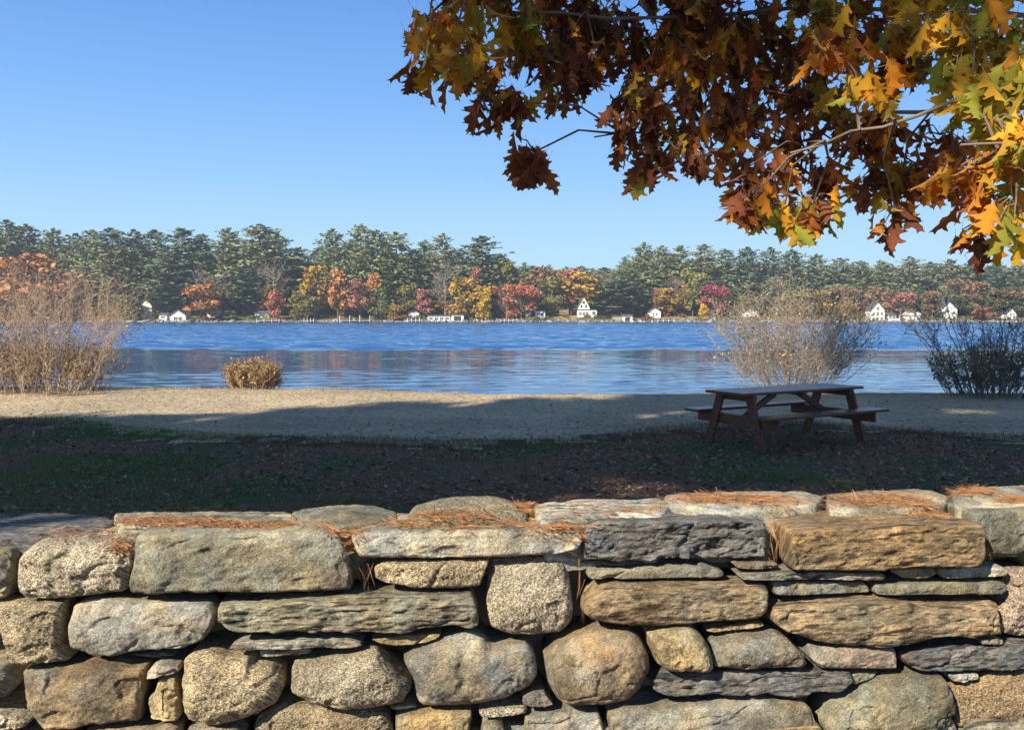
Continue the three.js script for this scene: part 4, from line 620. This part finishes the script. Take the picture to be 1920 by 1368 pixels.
{
  const r = rng(4242), base = oak.position, loc = p => p.clone().sub(base), barkT = texture(256, (u, v) => { const k = .5 + .5 * (tnoise(u, v, 40, 91, 8) * .6 + tnoise(u, v, 90, 92, 20) * .4); return [k, k * .96, k * .9]; }, .5);
  const trunkM = new THREE.MeshStandardMaterial({ color: lin(.20, .16, .13), roughness: 1 }), twigM = new THREE.MeshStandardMaterial({ color: lin(.17, .12, .09), roughness: .9 });
  mesh('trunk', rodGeo([[[V(0, -.1, 0), V(.03, .4, 0), V(0, 2.5, .02), V(.1, 5, 0), V(0, 8.5, .1)], [.46, .33, .27, .2, .06]]], 14), trunkM, oak);
  const limbs = [[V(5.4, 2.9, -4.4), V(4.2, 3.25, -4.3), V(2.9, 3.3, -4.5), V(1.4, 3.35, -4.6), V(.1, 3.3, -4.4), V(-.45, 3.25, -4.1)], [V(5.4, 3.5, -4.4), V(4, 3.9, -4), V(2.4, 3.9, -3.6), V(.9, 3.7, -3.7), V(-.2, 3.4, -3.8)], [V(5.4, 2.5, -4.4), V(4, 2.75, -3.6), V(2.7, 2.75, -3.2), V(1.7, 2.55, -3.2), V(1.1, 2.4, -3.4)], [V(5.4, 2.2, -4.4), V(3.8, 2.35, -3.4), V(2.4, 2.35, -2.9), V(1.5, 2.3, -2.9)], [V(5.4, 3.1, -4.4), V(4, 3.1, -5), V(2.6, 2.95, -5), V(1.2, 2.8, -4.7), V(.4, 2.62, -4.2)]];
  const curves = limbs.map(l => new THREE.CatmullRomCurve3(l.map(loc)));
  curves.forEach((c, k) => { const p = c.getPoints(22); p.forEach((q, i) => { q.y += .03 * vnoise(i * .7, k, 3); q.z += .03 * vnoise(i * .7, k, 9); }); mesh('limb', rodGeo([[p, p.map((_, i) => .017 * (1 - i / 22) + .004)]], 7), trunkM, oak); });
  // clusters of leaves: [u, v, half width, half height, depth, hues, density]
  const D = ['rust', 'brown', 'brown', 'olive', 'brown', 'amber'], G = ['gold', 'gold', 'olive', 'amber', 'green'], O = ['orange', 'amber', 'rust', 'gold'], N = ['green', 'olive', 'gold', 'amber'], B = ['brown', 'rust', 'rust'];
  const C = [[805, 50, 48, 40, 3.7, O], [848, 92, 58, 42, 3.5, G], [800, 128, 34, 34, 3.7, D], [880, 40, 50, 46, 3.9, G], [905, 130, 50, 46, 4, D], [950, 60, 56, 56, 4.3, N], [930, 185, 40, 34, 4, D], [968, 205, 30, 44, 3.9, D], [1002, 296, 34, 36, 3.9, B, 1.5], [1010, 110, 60, 62, 4.5, D], [1060, 60, 70, 60, 4.7, D], [1075, 140, 58, 44, 4.6, D], [1120, 130, 46, 48, 4.5, D], [1150, 60, 66, 60, 4.8, D], [1180, 165, 40, 60, 4.3, D], [1188, 250, 36, 46, 4.2, B], [1215, 310, 32, 32, 4.1, D], [1235, 90, 70, 70, 4.8, D], [1250, 215, 54, 60, 4.2, D], [1268, 290, 36, 32, 4.1, D], [1310, 140, 66, 76, 4.5, O], [1330, 250, 52, 56, 4.2, D], [1322, 300, 30, 22, 4.1, B], [1330, 50, 60, 50, 4.6, D], [1385, 100, 74, 72, 4.7, D], [1400, 210, 60, 60, 4.5, B], [1398, 330, 40, 44, 3.8, D], [1410, 385, 36, 40, 3.6, D], [1455, 360, 44, 46, 3.8, D], [1470, 405, 40, 34, 3.7, G], [1470, 280, 50, 54, 4.3, B], [1480, 150, 74, 70, 4.8, D], [1525, 392, 38, 34, 3.7, D], [1540, 330, 40, 34, 4.2, B], [1560, 90, 46, 50, 3.5, O], [1555, 215, 56, 56, 4.4, D], [1540, 30, 60, 40, 4, G], [1612, 170, 50, 44, 3.4, N], [1640, 60, 60, 50, 3.9, D], [1610, 265, 46, 44, 4.2, B], [1645, 330, 38, 32, 4.1, D], [1690, 350, 34, 34, 4, D], [1680, 408, 32, 34, 3.7, D], [1722, 320, 40, 34, 4.1, D], [1660, 215, 34, 40, 3.8, D], [1715, 120, 50, 50, 3.8, D], [1720, 45, 56, 44, 3.6, G], [1790, 40, 60, 50, 3.3, N], [1762, 262, 40, 34, 3.9, B], [1800, 120, 54, 50, 3.3, N], [1850, 170, 60, 60, 3.1, G], [1790, 320, 42, 40, 3.6, D], [1855, 240, 54, 50, 2.95, G], [1890, 90, 50, 56, 3.2, G], [1840, 320, 52, 46, 3.1, O], [1895, 310, 46, 50, 2.95, G], [1850, 385, 44, 40, 3.1, O], [1846, 432, 40, 22, 3.2, D], [1905, 395, 38, 44, 2.9, G], [1930, 200, 50, 80, 3, G],
    [880, -40, 70, 40, 4, D], [1000, -40, 90, 46, 4.4, D], [1150, -40, 90, 50, 4.7, D], [1300, -40, 90, 50, 4.6, D], [1450, -40, 90, 50, 4.5, D], [1600, -40, 90, 50, 4.2, D], [1750, -40, 90, 50, 3.8, G], [1880, -30, 80, 50, 3.4, G]];
  const leaves = [];
  for (const [u, v, ru, rv, d, pal, den = 1] of C) {
    const ctr = spot(u, v, d), k = d / FPX, n = Math.max(8, Math.round(ru * rv * k * k * 2150 * den));
    let best = null; curves.forEach(c => { for (let t = .15; t <= 1; t += .05) { const p = c.getPoint(t).add(base), e = p.distanceTo(ctr); if (!best || e < best[0]) best = [e, p]; } });
    const tw = [], top = ctr.clone().add(V(0, rv * k * .3, 0)), md = best[1].clone().lerp(top, .5).add(V((r() - .5) * .12, .05, (r() - .5) * .12));
    tw.push([[best[1], md, top].map(loc), [.007, .005, .004]]);
    const tips = []; for (let i = 0; i < 7; i++) { const e = top.clone().add(V((r() - .5) * 1.7 * ru * k, (r() - .55) * 1.3 * rv * k, (r() - .5) * 1.7 * ru * k)); tips.push(e); tw.push([[top, top.clone().lerp(e, .5).add(V(0, .02, 0)), e].map(loc), [.005, .0035, .002]]); }
    mesh('twig', rodGeo(tw, 4), twigM, oak);
    for (let i = 0; i < n; i++) {
      const p = tips[i % 7].clone().add(V((r() - .5) * .9 * ru * k, (r() - .3) * .9 * rv * k, (r() - .5) * .9 * ru * k)), f = V((r() - .5) * 1.5, -.75 - .5 * r(), (r() - .5) * 1.5).normalize();
      leaves.push([p, f, .108 + .06 * r(), pal[r() * pal.length | 0], r() * 6.283]);
    }
  }
  // the rest of the crown, above and to the right of the view
  for (let i = 0; i < 2600; i++) {
    const p = V(base.x - .8 + (r() + r() - 1) * 5, 3.2 + 5.6 * r(), base.z + (r() + r() - 1) * 4.5), [u, v] = seenAt(p); if ((u < 1990 && v > -70) || p.z > -1.5) continue;
    leaves.push([p, V((r() - .5) * 1.5, -.8, (r() - .5) * 1.5).normalize(), .15 + .08 * r(), D.concat(G)[r() * 9 | 0], r() * 6.283]);
  }
  const q = new THREE.Quaternion(), m = new THREE.Matrix4(), e = new THREE.Quaternion();
  const turnTo = (f, a) => q.setFromUnitVectors(V(0, -1, 0), f).multiply(e.setFromAxisAngle(V(0, 1, 0), a));
  const inView = leaves.map((l, i) => { const [u, v] = seenAt(l[0]); return [u > 700 && u < 1940 && v > -30 && v < 520 ? l[2] / -l[0].z : 0, i]; }).sort((a, b) => b[0] - a[0]);
  const own = new Set(inView.slice(0, 300).map(x => x[1])), rest = [];
  leaves.forEach(([p, f, s, hue, a], i) => {
    if (own.has(i)) { const l = mesh('leaf', oakGeos[i % 4], oakMats[hue][i % 2], oak); l.position.copy(loc(p)); l.quaternion.copy(turnTo(f, a)); l.scale.setScalar(s); }
    else rest.push(i);
  });
  const im = shadowed(new THREE.InstancedMesh(oakGeos[0], oakMat(lin(1, 1, 1)), rest.length));
  rest.forEach((i, j) => { const [p, f, s, hue, a] = leaves[i], c = oakHue[hue], k = .75 + .45 * r(); m.compose(loc(p), turnTo(f, a), V(s * (.7 + .5 * r()), s * (.85 + .3 * r()), s * (.6 + .9 * r()))); im.setMatrixAt(j, m); im.setColorAt(j, lin(c[0] * k, c[1] * k, c[2] * k)); });
  im.name = 'foliage'; im.userData.kind = 'stuff'; oak.add(im);
  console.log('oak leaves', leaves.length);
}

// ---------------------------------------------------------------- tall pines behind the camera, whose shade lies on the park
function shadePine(label, x, z, H, start, R, seed, n, low) {
  const g = thing('shade_pine', label, 'tree', V(x, 0, z), 'tall pines shading the park'), r = rng(seed), pts = [], list = [[[V(0, -.1, 0), V(.05, H * .4, 0), V(0, H * .98, .1)], [.34, .24, .04]]];
  for (let b = 0; b < low * 3; b++) { const y = start - 5 + 4.2 * r(), an = r() * 6.283, L = 1.2 + 2.6 * r(); list.push([[V(0, y, 0), V(Math.cos(an) * L, y + .3, Math.sin(an) * L)], [.03, .01]]); for (let i = 0; i < 26; i++) { const f = .4 + .65 * r(); pts.push(V(Math.cos(an) * L * f + (r() - .5) * .9, y + .3 * f + (r() - .5) * .5, Math.sin(an) * L * f + (r() - .5) * .9)); } }
  const nb = 46; for (let b = 0; b < nb; b++) {
    const t = (b + r()) / nb, y = start + (H - start) * t, an = b * 2.4 + r(), L = R * Math.pow(1 - t, .55) * Math.min(1, .6 + 1.6 * t) * (.65 + .5 * r()) + .4, up = .1 + .3 * t;
    list.push([[V(0, y, 0), V(Math.cos(an) * L * .5, y + up * L * .3, Math.sin(an) * L * .5), V(Math.cos(an) * L, y + up * L, Math.sin(an) * L)], [.07, .045, .012]]);
    const k = Math.round(n * L / (nb * R * .72)); for (let i = 0; i < k; i++) { const f = .15 + .9 * Math.sqrt(r()), sp2 = .32 * L * f; pts.push(V(Math.cos(an) * L * f + (r() - .5) * sp2 * 1.6, y + up * L * f + (r() - .4) * .7, Math.sin(an) * L * f + (r() - .5) * sp2 * 1.6)); }
  }
  mesh('trunk', rodGeo(list, 7), bark, g);
  const tuft = []; for (let i = 0; i < 10; i++) { const a = V(r() - .5, r() - .5, r() - .5).normalize(), b = V(r() - .5, r() - .5, r() - .5).cross(a).normalize(); tuft.push(a.x * .26 + b.x * .035, a.y * .26 + b.y * .035, a.z * .26 + b.z * .035, -b.x * .05, -b.y * .05, -b.z * .05, a.x * .2 - b.x * .09, a.y * .2 - b.y * .09, a.z * .2 - b.z * .09); }
  const im = shadowed(new THREE.InstancedMesh(geom(tuft), new THREE.MeshStandardMaterial({ color: lin(.055, .085, .035), roughness: .9, side: THREE.DoubleSide }), pts.length)), m = new THREE.Matrix4(), q = new THREE.Quaternion();
  pts.forEach((p, i) => { const s = .9 + .6 * r(); m.compose(p, q.setFromEuler(new THREE.Euler(r() * 6, r() * 6, r() * 6)), V(s, s, s)); im.setMatrixAt(i, m); });
  im.name = 'foliage'; im.userData.kind = 'stuff'; g.add(im);
}
shadePine('tall pine behind the viewer at the right end of the row', 3.6, 6.5, 25, 14, 3.6, 8, 7000, 0);
shadePine('tall pine behind the viewer, second from the right', -.6, 6.2, 26, 14.4, 3.6, 1, 7500, 0);
shadePine('tall pine behind the viewer, third from the right', -5.2, 6, 25.5, 14.2, 3.7, 2, 7500, 0);
shadePine('tall pine behind the viewer, set back from the row', -8, 9.5, 28, 17, 3.8, 7, 7500, 0);
shadePine('tall pine behind the viewer in the middle of the row', -10.4, 6, 24.5, 14.2, 3.7, 3, 7500, 1);
shadePine('tall pine behind the viewer, left of the middle', -14.6, 6, 22, 13.4, 3.7, 4, 7500, 1);
shadePine('tall pine behind the viewer, second from the left', -18.8, 6.3, 20.5, 12, 3.6, 5, 7500, 0);
shadePine('shorter pine behind the viewer at the left end of the row', -23, 6.5, 18.5, 11, 3.4, 6, 6500, 0);
// unseen oak added behind the camera to shade the middle of the hanging branches
{
  const g = thing('oak_tree', 'unseen oak added behind the viewer at the left to shade the hanging branches', 'tree', V(-8.6, 0, 3.2)), r = rng(888), list = [[[V(0, -.1, 0), V(0, 2, 0), V(.2, 5.5, -.1), V(.6, 9, -.4)], [.34, .26, .2, .08]]], leaves = [], q = new THREE.Quaternion(), m = new THREE.Matrix4();
  for (let i = 0; i < 34; i++) {
    const an = r() * 6.283, rr = Math.sqrt(r()), c = V(3.0 + Math.cos(an) * 3.7 * rr, 9.6 + (r() - .5) * 2.6, -1.2 + Math.sin(an) * 1.7 * rr);
    list.push([[V(.25, 5.5 + 2.5 * r(), -.15), V(c.x * .55, c.y * .6 + 3.1, c.z * .5), c], [.09, .05, .015]]);
    for (let k = 0; k < 120; k++) leaves.push(c.clone().add(V(r() + r() - 1, (r() + r() - 1) * .7, r() + r() - 1).multiplyScalar(1.05)));
  }
  mesh('trunk', rodGeo(list, 7), greyBark, g);
  const im = shadowed(new THREE.InstancedMesh(oakGeos[1], oakMat(lin(1, 1, 1)), leaves.length)), hs = Object.values(oakHue);
  leaves.forEach((p, i) => { const s = .15 + .08 * r(), c = hs[r() * 7 | 0]; m.compose(p, q.setFromEuler(new THREE.Euler(r() * 2 - 1, r() * 6.28, r() * 2 - 1)), V(s, s, s)); im.setMatrixAt(i, m); im.setColorAt(i, lin(...c)); });
  im.name = 'foliage'; im.userData.kind = 'stuff'; g.add(im);
}
console.log('shade');

// ---------------------------------------------------------------- grass, fallen leaves
{
  const r = rng(606), q = new THREE.Quaternion(), m = new THREE.Matrix4();
  const blade = geom([-.5, 0, 0, .5, 0, 0, .15, 1, .25], [0, 1, 2]), NB = 60000, im = shadowed(new THREE.InstancedMesh(blade, new THREE.MeshStandardMaterial({ color: lin(1, 1, 1), roughness: .9, side: THREE.DoubleSide }), NB));
  let n = 0; for (let t = 0; t < 400000 && n < NB; t++) {
    const d = 5 + 10 * Math.sqrt(r()), x = (r() - .5) * 2 * (.68 * d + 1.5), pt = fbm(x * .45, d * .7, 12, 3), ed = grassEdge(x); if (d > ed + .35) continue;
    const green = sstep(-.02, .2, pt + (x < -.5 ? .07 : -.35)); if (r() > .25 + .75 * green && d < ed - .5) continue;
    const s = (.025 + .05 * r()) * (d > ed - .5 ? 1.5 : green > .6 ? 1.5 : 1); m.compose(V(x, groundY(x, d) - .003, -d), q.setFromEuler(new THREE.Euler((r() - .5) * .9, r() * 6, (r() - .5) * .9)), V(.006, s, .05)); im.setMatrixAt(n, m);
    const k = .6 + .7 * r(); im.setColorAt(n, green > .4 ? lin(.125 * k, .20 * k, .04 * k) : lin(.16 * k, .125 * k, .065 * k)); n++;
  }
  im.count = n; im.name = 'grass'; im.userData = { kind: 'stuff', label: 'thin patchy grass behind the stone wall', category: 'grass' }; scene.add(im);
  const lf = geom([-.5, 0, 0, -.15, .03, .22, .2, 0, .34, .55, .06, .02, .1, .02, -.3, -.2, .05, -.2], [0, 1, 5, 1, 2, 3, 1, 3, 4, 1, 4, 5]), NL = 24000, lm = shadowed(new THREE.InstancedMesh(lf, new THREE.MeshStandardMaterial({ color: lin(1, 1, 1), roughness: .8, side: THREE.DoubleSide }), NL));
  const cs = [[.18, .105, .055], [.24, .14, .07], [.12, .07, .04], [.28, .175, .085], [.19, .12, .07], [.32, .23, .14]];
  n = 0; for (let t = 0; t < 300000 && n < NL; t++) {
    const d = 4.2 + 15 * Math.pow(r(), .7), x = (r() - .5) * 2 * (.68 * d + 1.5), ed = grassEdge(x); if (d > ed && r() > .04 + .6 * Math.exp(-(d - ed) / .7)) continue; if (fbm(x * .5, d * .8, 31, 2) < -.12 && r() > .25) continue;
    const s = .022 + .055 * r() * r() + .012 * r(); m.compose(V(x, groundY(x, d) + .008 + .012 * r(), -d), q.setFromEuler(new THREE.Euler((r() - .5) * .9, r() * 6, (r() - .5) * .9)), V(s, s, s)); lm.setMatrixAt(n, m); const c = cs[r() * 6 | 0], k = .7 + .6 * r(); lm.setColorAt(n, lin(c[0] * k, c[1] * k, c[2] * k)); n++;
  }
  lm.count = n; lm.name = 'fallen_leaves'; lm.userData = { kind: 'stuff', label: 'brown fallen leaves littering the ground behind the wall', category: 'fallen leaves' }; scene.add(lm);
  // pale dry grass fringe along the bank
  const fr = shadowed(new THREE.InstancedMesh(blade, new THREE.MeshStandardMaterial({ color: lin(1, 1, 1), roughness: .9, side: THREE.DoubleSide }), 9000));
  for (let i = 0; i < 9000; i++) { const x = -14 + 28 * r(), d = shoreZ(x) - 1.5 + .9 * r() * r(), w = x < -1 ? 1 : .45, s = (.03 + .11 * r() * r()) * w; m.compose(V(x, groundY(x, d) - .003, -d), q.setFromEuler(new THREE.Euler((r() - .5) * .7, r() * 6, (r() - .5) * .7)), V(.007, s, .06)); fr.setMatrixAt(i, m); const k = .6 + .6 * r(); fr.setColorAt(i, lin(.42 * k, .32 * k, .13 * k)); }
  fr.name = 'bank_grass'; fr.userData = { kind: 'stuff', label: 'short dry yellow grass along the edge of the beach bank', category: 'grass' }; scene.add(fr);
}
console.log('done');
renderer.render(scene, camera);
